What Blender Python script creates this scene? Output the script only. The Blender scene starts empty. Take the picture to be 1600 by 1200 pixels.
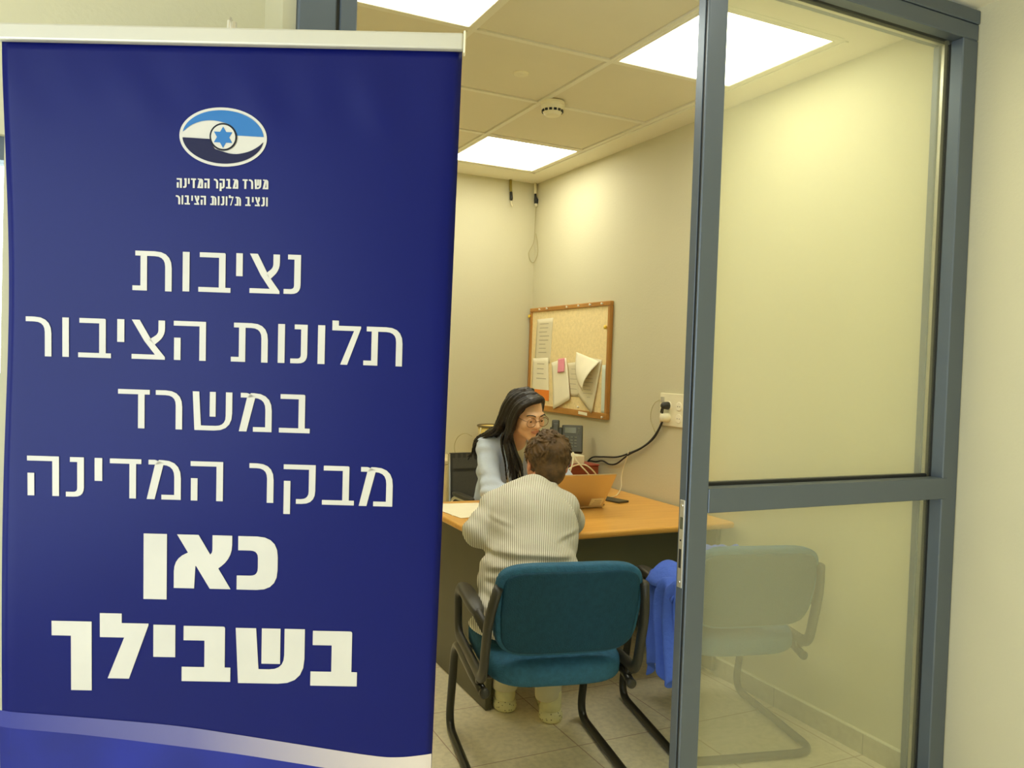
import bpy, bmesh, math, random
import numpy as np
from mathutils import Vector, Matrix

C = bpy.context.scene.collection
sc = bpy.context.scene
PI = math.pi

# ------------------------------------------------------------------ camera
cam_d = bpy.data.cameras.new('camera')
cam = bpy.data.objects.new('camera', cam_d)
C.objects.link(cam)
sc.camera = cam
cam_d.sensor_fit = 'HORIZONTAL'
cam_d.sensor_width = 36.0
cam_d.lens = 36.0 * 1274.0 / 1600.0
cam_d.clip_start = 0.05
YAW, PITCH, ROLL = 0.45208, -0.024939, 0.034716


def cam_matrix(yaw, pitch, roll):
    cy, sy = math.cos(yaw), math.sin(yaw)
    f = Vector((sy * math.cos(pitch), cy * math.cos(pitch), math.sin(pitch)))
    r = Vector((cy, -sy, 0))
    u = r.cross(f)
    r2 = math.cos(roll) * r + math.sin(roll) * u
    u2 = -math.sin(roll) * r + math.cos(roll) * u
    m = Matrix((r2, u2, -f)).transposed().to_4x4()
    m.translation = Vector((0, 0, 1.39))
    return m


cam.matrix_world = cam_matrix(YAW, PITCH, ROLL)

# ------------------------------------------------------------------ world and exposure
sc.view_settings.view_transform = 'Standard'
sc.view_settings.look = 'None'
sc.view_settings.gamma = 1.0
sc.view_settings.use_curve_mapping = False
sc.view_settings.exposure = 0.0
w = bpy.data.worlds.new('daylight')
sc.world = w
w.use_nodes = True
wn = w.node_tree.nodes
wn['Background'].inputs[0].default_value = (0.80, 0.90, 1.0, 1)
wn['Background'].inputs[1].default_value = 8.0
PANEL_STRENGTH = 11.0
PANEL_COLOUR = (1.0, 0.98, 0.82)
HALL_STRENGTH = 6.2
sc.cycles.use_denoising = True
sc.cycles.max_bounces = 16
sc.cycles.diffuse_bounces = 14
sc.cycles.transparent_max_bounces = 12
sc.cycles.caustics_reflective = False
sc.cycles.caustics_refractive = False


# ------------------------------------------------------------------ material helpers
def srgb(r, g, b):
    f = lambda c: (c / 255 / 12.92) if c / 255 <= 0.04045 else ((c / 255 + 0.055) / 1.055) ** 2.4
    return (f(r), f(g), f(b), 1)


def mat(name, col, rough=0.6, metal=0.0, var=0.05, scale=8.0, bump=0.0, bscale=60.0, spec=0.5, coat=0.0):
    """principled material whose colour varies a little with procedural noise"""
    m = bpy.data.materials.new(name)
    m.use_nodes = True
    nt = m.node_tree
    b = nt.nodes['Principled BSDF']
    b.inputs['Roughness'].default_value = rough
    b.inputs['Metallic'].default_value = metal
    b.inputs['Specular IOR Level'].default_value = spec
    b.inputs['Coat Weight'].default_value = coat
    tc = nt.nodes.new('ShaderNodeTexCoord')
    no = nt.nodes.new('ShaderNodeTexNoise')
    no.inputs['Scale'].default_value = scale
    no.inputs['Detail'].default_value = 4
    nt.links.new(tc.outputs['Object'], no.inputs['Vector'])
    ra = nt.nodes.new('ShaderNodeValToRGB')
    ra.color_ramp.elements[0].position = 0.3
    ra.color_ramp.elements[1].position = 0.7
    ra.color_ramp.elements[0].color = tuple(c * (1 - var) for c in col[:3]) + (1,)
    ra.color_ramp.elements[1].color = tuple(min(1, c * (1 + var)) for c in col[:3]) + (1,)
    nt.links.new(no.outputs['Fac'], ra.inputs['Fac'])
    nt.links.new(ra.outputs['Color'], b.inputs['Base Color'])
    if bump:
        n2 = nt.nodes.new('ShaderNodeTexNoise')
        n2.inputs['Scale'].default_value = bscale
        n2.inputs['Detail'].default_value = 3
        nt.links.new(tc.outputs['Object'], n2.inputs['Vector'])
        bp = nt.nodes.new('ShaderNodeBump')
        bp.inputs['Strength'].default_value = bump
        bp.inputs['Distance'].default_value = 0.01
        nt.links.new(n2.outputs['Fac'], bp.inputs['Height'])
        nt.links.new(bp.outputs['Normal'], b.inputs['Normal'])
    return m


def emit(name, col, strength):
    m = bpy.data.materials.new(name)
    m.use_nodes = True
    nt = m.node_tree
    nt.nodes.clear()
    o = nt.nodes.new('ShaderNodeOutputMaterial')
    e = nt.nodes.new('ShaderNodeEmission')
    e.inputs[0].default_value = tuple(col) + (1,)
    e.inputs[1].default_value = strength
    nt.links.new(e.outputs[0], o.inputs[0])
    return m


def tile_mat(name, col, grout, sx, sy, ox, oy, width=0.004, rough=0.35):
    """square tiles with thin joints laid out in world metres (object at the world origin)"""
    m = mat(name, col, rough, 0, 0.07, 3.0)
    nt = m.node_tree
    b = nt.nodes['Principled BSDF']
    src = b.inputs['Base Color'].links[0].from_socket
    tc = nt.nodes['Texture Coordinate']
    sep = nt.nodes.new('ShaderNodeSeparateXYZ')
    nt.links.new(tc.outputs['Object'], sep.inputs[0])

    def line(axis, pitch, off):
        a = nt.nodes.new('ShaderNodeMath'); a.operation = 'SUBTRACT'; a.inputs[1].default_value = off
        nt.links.new(sep.outputs[axis], a.inputs[0])
        p = nt.nodes.new('ShaderNodeMath'); p.operation = 'PINGPONG'; p.inputs[1].default_value = pitch / 2
        nt.links.new(a.outputs[0], p.inputs[0])
        c = nt.nodes.new('ShaderNodeMath'); c.operation = 'LESS_THAN'; c.inputs[1].default_value = width / 2
        nt.links.new(p.outputs[0], c.inputs[0])
        return c
    l1, l2 = line(0, sx, ox), line(1, sy, oy)
    mx = nt.nodes.new('ShaderNodeMath'); mx.operation = 'MAXIMUM'
    nt.links.new(l1.outputs[0], mx.inputs[0]); nt.links.new(l2.outputs[0], mx.inputs[1])
    # speckled stone grain
    n2 = nt.nodes.new('ShaderNodeTexNoise'); n2.inputs['Scale'].default_value = 45; n2.inputs['Detail'].default_value = 6
    nt.links.new(tc.outputs['Object'], n2.inputs['Vector'])
    r2 = nt.nodes.new('ShaderNodeValToRGB')
    r2.color_ramp.elements[0].position = 0.35; r2.color_ramp.elements[0].color = (0.86, 0.86, 0.86, 1)
    r2.color_ramp.elements[1].position = 0.6; r2.color_ramp.elements[1].color = (1, 1, 1, 1)
    nt.links.new(n2.outputs['Fac'], r2.inputs[0])
    mu = nt.nodes.new('ShaderNodeMix'); mu.data_type = 'RGBA'; mu.blend_type = 'MULTIPLY'; mu.inputs[0].default_value = 1
    nt.links.new(src, mu.inputs[6]); nt.links.new(r2.outputs[0], mu.inputs[7])
    mix = nt.nodes.new('ShaderNodeMix'); mix.data_type = 'RGBA'
    nt.links.new(mx.outputs[0], mix.inputs[0])
    nt.links.new(mu.outputs[2], mix.inputs[6])
    mix.inputs[7].default_value = grout
    nt.links.new(mix.outputs[2], b.inputs['Base Color'])
    return m


def wood_mat(name, c0, c1, rough=0.35, axis=0):
    m = mat(name, c0, rough)
    nt = m.node_tree
    b = nt.nodes['Principled BSDF']
    tc = nt.nodes['Texture Coordinate']
    mp = nt.nodes.new('ShaderNodeMapping')
    mp.inputs['Scale'].default_value = (1.2, 14, 14) if axis == 0 else ((14, 1.2, 14) if axis == 1 else (14, 14, 1.2))
    nt.links.new(tc.outputs['Object'], mp.inputs[0])
    n = nt.nodes.new('ShaderNodeTexNoise'); n.inputs['Scale'].default_value = 3; n.inputs['Detail'].default_value = 6
    nt.links.new(mp.outputs[0], n.inputs['Vector'])
    r = nt.nodes.new('ShaderNodeValToRGB')
    r.color_ramp.elements[0].position = 0.35; r.color_ramp.elements[0].color = c0
    r.color_ramp.elements[1].position = 0.65; r.color_ramp.elements[1].color = c1
    nt.links.new(n.outputs['Fac'], r.inputs[0])
    nt.links.new(r.outputs[0], b.inputs['Base Color'])
    return m


def stripe_mat(name, base, line, direction, period, duty, rough=0.85):
    m = mat(name, base, rough, 0, 0.03, 12, 0.25, 25)
    nt = m.node_tree
    b = nt.nodes['Principled BSDF']
    src = b.inputs['Base Color'].links[0].from_socket
    tc = nt.nodes['Texture Coordinate']
    d = nt.nodes.new('ShaderNodeVectorMath'); d.operation = 'DOT_PRODUCT'; d.inputs[1].default_value = direction
    nt.links.new(tc.outputs['Object'], d.inputs[0])
    p = nt.nodes.new('ShaderNodeMath'); p.operation = 'PINGPONG'; p.inputs[1].default_value = period / 2
    nt.links.new(d.outputs['Value'], p.inputs[0])
    c = nt.nodes.new('ShaderNodeMath'); c.operation = 'LESS_THAN'; c.inputs[1].default_value = duty * period / 2
    nt.links.new(p.outputs[0], c.inputs[0])
    mix = nt.nodes.new('ShaderNodeMix'); mix.data_type = 'RGBA'
    nt.links.new(c.outputs[0], mix.inputs[0]); nt.links.new(src, mix.inputs[6]); mix.inputs[7].default_value = line
    nt.links.new(mix.outputs[2], b.inputs['Base Color'])
    return m


def glass_mat(name, veil, veil_w, tint):
    """a window pane with a pale reflection-like film: mostly clear, a little diffuse, mirror-like at grazing angles"""
    m = bpy.data.materials.new(name)
    m.use_nodes = True
    nt = m.node_tree
    nt.nodes.clear()
    o = nt.nodes.new('ShaderNodeOutputMaterial')
    t = nt.nodes.new('ShaderNodeBsdfTransparent'); t.inputs[0].default_value = tint
    d = nt.nodes.new('ShaderNodeBsdfDiffuse'); d.inputs[0].default_value = veil
    tl = nt.nodes.new('ShaderNodeBsdfTranslucent'); tl.inputs[0].default_value = veil
    a = nt.nodes.new('ShaderNodeMixShader'); a.inputs[0].default_value = 0.5
    nt.links.new(d.outputs[0], a.inputs[1]); nt.links.new(tl.outputs[0], a.inputs[2])
    tc = nt.nodes.new('ShaderNodeTexCoord')
    no = nt.nodes.new('ShaderNodeTexNoise'); no.inputs['Scale'].default_value = 2.0
    nt.links.new(tc.outputs['Object'], no.inputs['Vector'])
    mr = nt.nodes.new('ShaderNodeMapRange')
    mr.inputs['To Min'].default_value = veil_w * 0.85; mr.inputs['To Max'].default_value = veil_w * 1.15
    nt.links.new(no.outputs['Fac'], mr.inputs['Value'])
    m1 = nt.nodes.new('ShaderNodeMixShader')
    nt.links.new(mr.outputs[0], m1.inputs[0])
    nt.links.new(t.outputs[0], m1.inputs[1]); nt.links.new(a.outputs[0], m1.inputs[2])
    g = nt.nodes.new('ShaderNodeBsdfGlossy'); g.inputs['Roughness'].default_value = 0.02
    fr = nt.nodes.new('ShaderNodeFresnel')
    ge = nt.nodes.new('ShaderNodeNewGeometry')      # same reflectance from either face of the thin pane
    io = nt.nodes.new('ShaderNodeMapRange'); io.inputs['To Min'].default_value = 1.45; io.inputs['To Max'].default_value = 1 / 1.45
    nt.links.new(ge.outputs['Backfacing'], io.inputs['Value']); nt.links.new(io.outputs[0], fr.inputs['IOR'])
    m2 = nt.nodes.new('ShaderNodeMixShader')
    nt.links.new(fr.outputs[0], m2.inputs[0])
    nt.links.new(m1.outputs[0], m2.inputs[1]); nt.links.new(g.outputs[0], m2.inputs[2])
    nt.links.new(m2.outputs[0], o.inputs[0])
    return m


M = {}
M['wall'] = mat('wall_paint', (0.585, 0.545, 0.36, 1), 0.75, 0, 0.02, 1.5, 0.08, 90)
M['ceiling'] = mat('ceiling_white', (0.84, 0.79, 0.62, 1), 0.85, 0, 0.015, 2)
M['tile_panel'] = mat('ceiling_tile', (0.74, 0.68, 0.50, 1), 0.8, 0, 0.02, 3, 0.05, 200)
M['grid'] = mat('ceiling_grid_metal', (0.80, 0.76, 0.60, 1), 0.5, 0, 0.01)
M['floor'] = tile_mat('floor_tile', (0.90, 0.82, 0.60, 1), (0.52, 0.37, 0.25, 1), 0.45, 0.45, 1.55, 2.53)
M['skirt'] = tile_mat('skirting_tile', (0.54, 0.49, 0.33, 1), (0.30, 0.27, 0.18, 1), 5.0, 0.45, 0.3, 2.53)
M['grout'] = mat('skirting_top_caulk', (0.8, 0.76, 0.55, 1), 0.6)
M['alu'] = mat('grey_aluminium', srgb(94, 104, 114), 0.38, 0.35, 0.03, 4)
M['alu_dark'] = mat('dark_gasket', (0.012, 0.013, 0.012, 1), 0.5)
M['alu_lite'] = mat('steel_strip', (0.62, 0.60, 0.50, 1), 0.3, 0.8, 0.03)
M['steel'] = mat('brushed_steel', (0.66, 0.63, 0.54, 1), 0.35, 0.75, 0.05, 20)
M['dark_hole'] = mat('dark_recess', (0.01, 0.01, 0.008, 1), 0.7)
M['glass'] = glass_mat('pane_glass', (0.94, 0.94, 0.70, 1), 0.18, (0.98, 0.99, 0.91, 1))  # pale diffuse share stands in for the bright hall mirrored in the glass
M['clear'] = glass_mat('window_glass', (0.8, 0.85, 0.85, 1), 0.03, (0.97, 0.98, 0.98, 1))
M['desk_wood'] = wood_mat('beech_laminate', srgb(216, 158, 70), srgb(228, 172, 84), 0.32)
M['desk_edge'] = mat('beech_edging', srgb(205, 140, 62), 0.4)
M['desk_dark'] = mat('dark_grey_laminate', (0.10, 0.093, 0.052, 1), 0.5, 0, 0.06, 5)
M['modesty'] = mat('grey_laminate', (0.19, 0.19, 0.105, 1), 0.5, 0, 0.05, 5)
M['fabric'] = mat('teal_fabric', srgb(50, 98, 128), 0.8, 0, 0.12, 60, 0.35, 220, spec=0.2)
M['fabric_back'] = mat('dark_teal_fabric', srgb(20, 64, 86), 0.7, 0, 0.10, 60, 0.3, 220, spec=0.25)
M['black_plastic'] = mat('black_plastic', (0.030, 0.028, 0.020, 1), 0.42, 0, 0.06, 30)
M['black_metal'] = mat('black_steel_tube', (0.026, 0.025, 0.018, 1), 0.28, 0.2, 0.05, 20)
M['mesh'] = mat('dark_mesh_fabric', (0.075, 0.07, 0.05, 1), 0.8, 0, 0.2, 400)
M['chrome'] = mat('chrome', (0.75, 0.73, 0.65, 1), 0.15, 1.0, 0.02)
M['coat'] = mat('royal_blue_cloth', srgb(78, 108, 206), 0.85, 0, 0.08, 10, 0.3, 60, spec=0.2)
M['skin'] = mat('skin', srgb(236, 190, 150), 0.55, 0, 0.04, 30)
M['skin_fair'] = mat('fair_skin', srgb(214, 150, 116), 0.55, 0, 0.05, 30)
M['lips'] = mat('lips', srgb(206, 138, 116), 0.45)
M['hair_black'] = mat('black_hair', (0.016, 0.011, 0.007, 1), 0.42, 0, 0.35, 30, 0.2, 120, spec=0.3)
M['hair_brown'] = mat('brown_hair', (0.105, 0.058, 0.022, 1), 0.5, 0, 0.45, 35, 0.2, 110, spec=0.3)
M['blazer'] = mat('light_blue_cloth', srgb(204, 216, 236), 0.85, 0, 0.03, 10, 0.3, 30, spec=0.2)
M['cream_top'] = mat('cream_blouse', srgb(236, 226, 188), 0.8, 0, 0.03, 10, 0.2, 40)
M['shirt'] = stripe_mat('striped_shirt_cloth', srgb(232, 229, 216), srgb(140, 134, 118), (0.914, -0.407, 0.0), 0.0066, 0.42)
M['trousers'] = mat('off_white_trousers', srgb(212, 206, 178), 0.85, 0, 0.04, 10, 0.2, 40)
M['dark_trousers'] = mat('dark_trousers', (0.02, 0.02, 0.03, 1), 0.8)
M['eye_white'] = mat('eye_white', (0.75, 0.72, 0.64, 1), 0.2)
M['iris'] = mat('dark_iris', (0.02, 0.012, 0.008, 1), 0.15)
M['spect'] = mat('gold_spectacle_wire', srgb(150, 110, 80), 0.25, 0.7)
M['lens'] = glass_mat('spectacle_lens', (0.8, 0.8, 0.8, 1), 0.02, (0.96, 0.96, 0.95, 1))
M['shoe'] = mat('cream_trainer', srgb(226, 222, 176), 0.7, 0, 0.06, 30)
M['paper'] = mat('white_paper', srgb(238, 230, 200), 0.8, 0, 0.02, 12)
M['paper_grey'] = mat('greyish_paper', srgb(222, 212, 178), 0.8, 0, 0.02, 12)
M['ink'] = mat('grey_ink', srgb(178, 168, 140), 0.8)
M['pink'] = mat('pink_note', srgb(236, 150, 165), 0.8)
M['orange'] = mat('orange_print', srgb(244, 140, 48), 0.8)
M['cork'] = mat('cork', srgb(236, 214, 158), 0.9, 0, 0.07, 55, 0.2, 150)
M['board_wood'] = wood_mat('board_frame_wood', srgb(164, 112, 44), srgb(184, 132, 60), 0.45, 1)
M['board_wood_v'] = wood_mat('board_frame_wood_upright', srgb(158, 106, 42), srgb(178, 126, 56), 0.45, 2)
M['pin_white'] = mat('white_pin', (0.85, 0.82, 0.7, 1), 0.3)
M['yellow'] = mat('yellow_plastic', srgb(232, 196, 60), 0.4)
M['red_box'] = wood_mat('red_brown_box', srgb(120, 52, 24), srgb(140, 66, 30), 0.5)
M['red_card'] = mat('red_card', srgb(150, 66, 46), 0.5)
M['white_plastic'] = mat('white_plastic', srgb(232, 224, 190), 0.4)
M['phone_black'] = mat('phone_black', srgb(58, 57, 38), 0.45, 0, 0.06)
M['phone_key'] = mat('phone_key', srgb(92, 92, 70), 0.5)
M['phone_screen'] = mat('phone_screen', srgb(96, 98, 74), 0.2)
M['mobile'] = mat('dark_phone_case', srgb(66, 58, 36), 0.4)
M['laptop'] = mat('warm_silver', (0.72, 0.62, 0.44, 1), 0.32, 0.85, 0.02)
M['laptop_dark'] = mat('laptop_keys', (0.03, 0.03, 0.03, 1), 0.5)
M['cable_black'] = mat('black_cable', (0.012, 0.012, 0.010, 1), 0.4)
M['cable_white'] = mat('white_cable', srgb(232, 222, 184), 0.5)
M['cable_grey'] = mat('grey_cable', srgb(176, 166, 120), 0.5)
M['basket_yellow'] = mat('pale_yellow_basket', srgb(232, 206, 120), 0.7, 0, 0.06, 30, 0.3, 90)
M['basket_rim'] = mat('dark_rim', srgb(112, 98, 58), 0.6)
M['cabinet'] = mat('cream_cabinet', srgb(222, 204, 156), 0.5)
M['banner_white'] = mat('printed_white', (0.52, 0.49, 0.41, 1), 0.5)
M['banner_sky'] = mat('printed_sky_blue', srgb(44, 104, 160), 0.45, spec=0.2)
M['banner_navy'] = mat('printed_navy', srgb(14, 14, 50), 0.45, spec=0.2)
M['banner_black'] = mat('printed_black', srgb(10, 11, 20), 0.45, spec=0.2)
M['rail'] = mat('cream_aluminium', (0.52, 0.49, 0.39, 1), 0.4, 0.25, 0.02)
M['grass'] = mat('hedge_green', (0.10, 0.30, 0.12, 1), 0.8, 0, 0.3, 20)
M['panel_glow'] = emit('light_panel_diffuser', PANEL_COLOUR, PANEL_STRENGTH)
M['hall_fill_glow'] = emit('hall_fill_diffuser', (1.0, 0.95, 0.80), HALL_STRENGTH)  # glow of the added, unseen hall fill panels


# ------------------------------------------------------------------ mesh helpers
def link(name, me, m, parent=None, loc=(0, 0, 0), smooth=False):
    o = bpy.data.objects.new(name, me)
    C.objects.link(o)
    if m is not None:
        me.materials.append(m)
    o.location = loc
    if parent is not None:
        o.parent = parent
    if smooth:
        for p in me.polygons:
            p.use_smooth = True
    return o


def obj(name, bm, m, parent=None, loc=(0, 0, 0), smooth=False, world=False):
    """bm -> one mesh object; world=True: vertices are in world metres and the parent is only translated"""
    if world and parent is not None:
        off = Vector((0, 0, 0))
        q = parent
        while q is not None:
            off += Vector(q.location)
            q = q.parent
        bmesh.ops.translate(bm, verts=bm.verts, vec=-off)
    bmesh.ops.recalc_face_normals(bm, faces=bm.faces)
    me = bpy.data.meshes.new(name)
    bm.to_mesh(me)
    bm.free()
    return link(name, me, m, parent, loc, smooth)


def thing(name, label, cat, loc=(0, 0, 0), rz=0, group=None):
    o = bpy.data.objects.new(name, None)
    C.objects.link(o)
    o.empty_display_size = 0.1
    o.location = loc
    o.rotation_euler = (0, 0, rz)
    return tag(o, label, cat, group)


def tag(o, label, cat, group=None):
    o['label'] = label
    o['category'] = cat
    if group:
        o['group'] = group
    return o


def struct(name, bm, m, parent=None, smooth=False):
    o = obj(name, bm, m, parent, smooth=smooth)
    if parent is None:
        o['kind'] = 'structure'
    return o


def box(bm, lo, hi, bevel=0.0, seg=2):
    r = bmesh.ops.create_cube(bm, size=1.0)
    vs = r['verts']
    for v in vs:
        v.co = Vector([lo[i] + (v.co[i] + 0.5) * (hi[i] - lo[i]) for i in range(3)])
    if bevel > 0:
        es = list({e for v in vs for e in v.link_edges})
        bmesh.ops.bevel(bm, geom=es, offset=bevel, segments=seg, affect='EDGES', profile=0.5)
    return bm


def nbox(lo, hi, bevel=0.0, seg=2):
    return box(bmesh.new(), lo, hi, bevel, seg)


def quad_box(bm, q, n, t):
    """thin slab from four corner points q, pushed along n by t"""
    n = Vector(n).normalized() * t
    a = [bm.verts.new(Vector(p)) for p in q]
    b = [bm.verts.new(Vector(p) + n) for p in q]
    bm.faces.new(a)
    bm.faces.new(b[::-1])
    for i in range(len(q)):
        j = (i + 1) % len(q)
        bm.faces.new((a[i], b[i], b[j], a[j]))
    return bm


def fillet(pts, r, n=6):
    pts = [Vector(p) for p in pts]
    out = [pts[0]]
    for i in range(1, len(pts) - 1):
        p, a, b = pts[i], pts[i - 1], pts[i + 1]
        da, db = (a - p), (b - p)
        d = min(r, da.length * 0.48, db.length * 0.48)
        s, e = p + da.normalized() * d, p + db.normalized() * d
        for k in range(n + 1):
            t = k / n
            out.append((1 - t) ** 2 * s + 2 * t * (1 - t) * p + t * t * e)
    out.append(pts[-1])
    return out


def smooth_path(pts, n=6):
    """Catmull-Rom through the points"""
    P = [Vector(p) for p in pts]
    P = [2 * P[0] - P[1]] + P + [2 * P[-1] - P[-2]]
    out = []
    for i in range(1, len(P) - 2):
        for k in range(n):
            t = k / n
            a, b, c, d = P[i - 1], P[i], P[i + 1], P[i + 2]
            out.append(0.5 * ((2 * b) + (c - a) * t + (2 * a - 5 * b + 4 * c - d) * t * t + (3 * b - a - 3 * c + d) * t ** 3))
    out.append(P[-2])
    return out


def tube(bm, pts, r, seg=12, closed=False, r2=None, up=None):
    """sweep an (elliptical r x r2) section along pts; r may be a list"""
    pts = [Vector(p) for p in pts]
    n = len(pts)
    rings = []
    prev = None
    for i, p in enumerate(pts):
        if closed:
            t = pts[(i + 1) % n] - pts[i - 1]
        else:
            t = pts[min(i + 1, n - 1)] - pts[max(i - 1, 0)]
        t.normalize()
        if up is not None:
            a = Vector(up) - t * t.dot(Vector(up))
            if a.length < 1e-4:
                a = t.orthogonal()
        elif prev is None:
            a = t.orthogonal()
        else:
            a = prev - t * t.dot(prev)
        a.normalize()
        prev = a
        b = t.cross(a)
        ra = r[i] if isinstance(r, (list, tuple)) else r
        rb = ra if r2 is None else r2
        rings.append([bm.verts.new(p + a * math.cos(2 * PI * k / seg) * ra + b * math.sin(2 * PI * k / seg) * rb) for k in range(seg)])
    m = n if closed else n - 1
    for i in range(m):
        A, B = rings[i], rings[(i + 1) % n]
        for k in range(seg):
            bm.faces.new((A[k], A[(k + 1) % seg], B[(k + 1) % seg], B[k]))
    if not closed:
        bm.faces.new(rings[0][::-1])
        bm.faces.new(rings[-1])
    return bm


def ntube(pts, r, seg=12, closed=False, r2=None, up=None):
    return tube(bmesh.new(), pts, r, seg, closed, r2, up)


def superell(bm, c, s, e1=0.35, e2=0.35, nu=36, nv=20, fn=None):
    """superellipsoid cushion: centre c, half sizes s"""
    f = lambda v, e: math.copysign(abs(v) ** e, v)
    rows = []
    for j in range(1, nv):
        ph = -PI / 2 + PI * j / nv
        row = []
        for i in range(nu):
            th = 2 * PI * i / nu
            p = Vector((s[0] * f(math.cos(ph), e1) * f(math.cos(th), e2), s[1] * f(math.cos(ph), e1) * f(math.sin(th), e2), s[2] * f(math.sin(ph), e1)))
            if fn:
                p = fn(p)
            row.append(bm.verts.new(p + Vector(c)))
        rows.append(row)
    for a, b in zip(rows, rows[1:]):
        for i in range(nu):
            bm.faces.new((a[i], a[(i + 1) % nu], b[(i + 1) % nu], b[i]))
    for row, z in ((rows[0], -1), (rows[-1], 1)):
        p = Vector((0, 0, z * s[2]))
        if fn:
            p = fn(p)
        v = bm.verts.new(p + Vector(c))
        for i in range(nu):
            bm.faces.new((row[i], row[(i + 1) % nu], v))
    return bm


def lathe(bm, c, prof, seg=32, axis='z'):
    rings = []
    for (r, h) in prof:
        ring = []
        for k in range(seg):
            a = 2 * PI * k / seg
            if axis == 'z':
                p = (r * math.cos(a), r * math.sin(a), h)
            elif axis == 'x':
                p = (h, r * math.cos(a), r * math.sin(a))
            else:
                p = (r * math.cos(a), h, r * math.sin(a))
            ring.append(bm.verts.new(Vector(c) + Vector(p)))
        rings.append(ring)
    for a, b in zip(rings, rings[1:]):
        for k in range(seg):
            bm.faces.new((a[k], a[(k + 1) % seg], b[(k + 1) % seg], b[k]))
    bm.faces.new(rings[0][::-1])
    bm.faces.new(rings[-1])
    return bm


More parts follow.
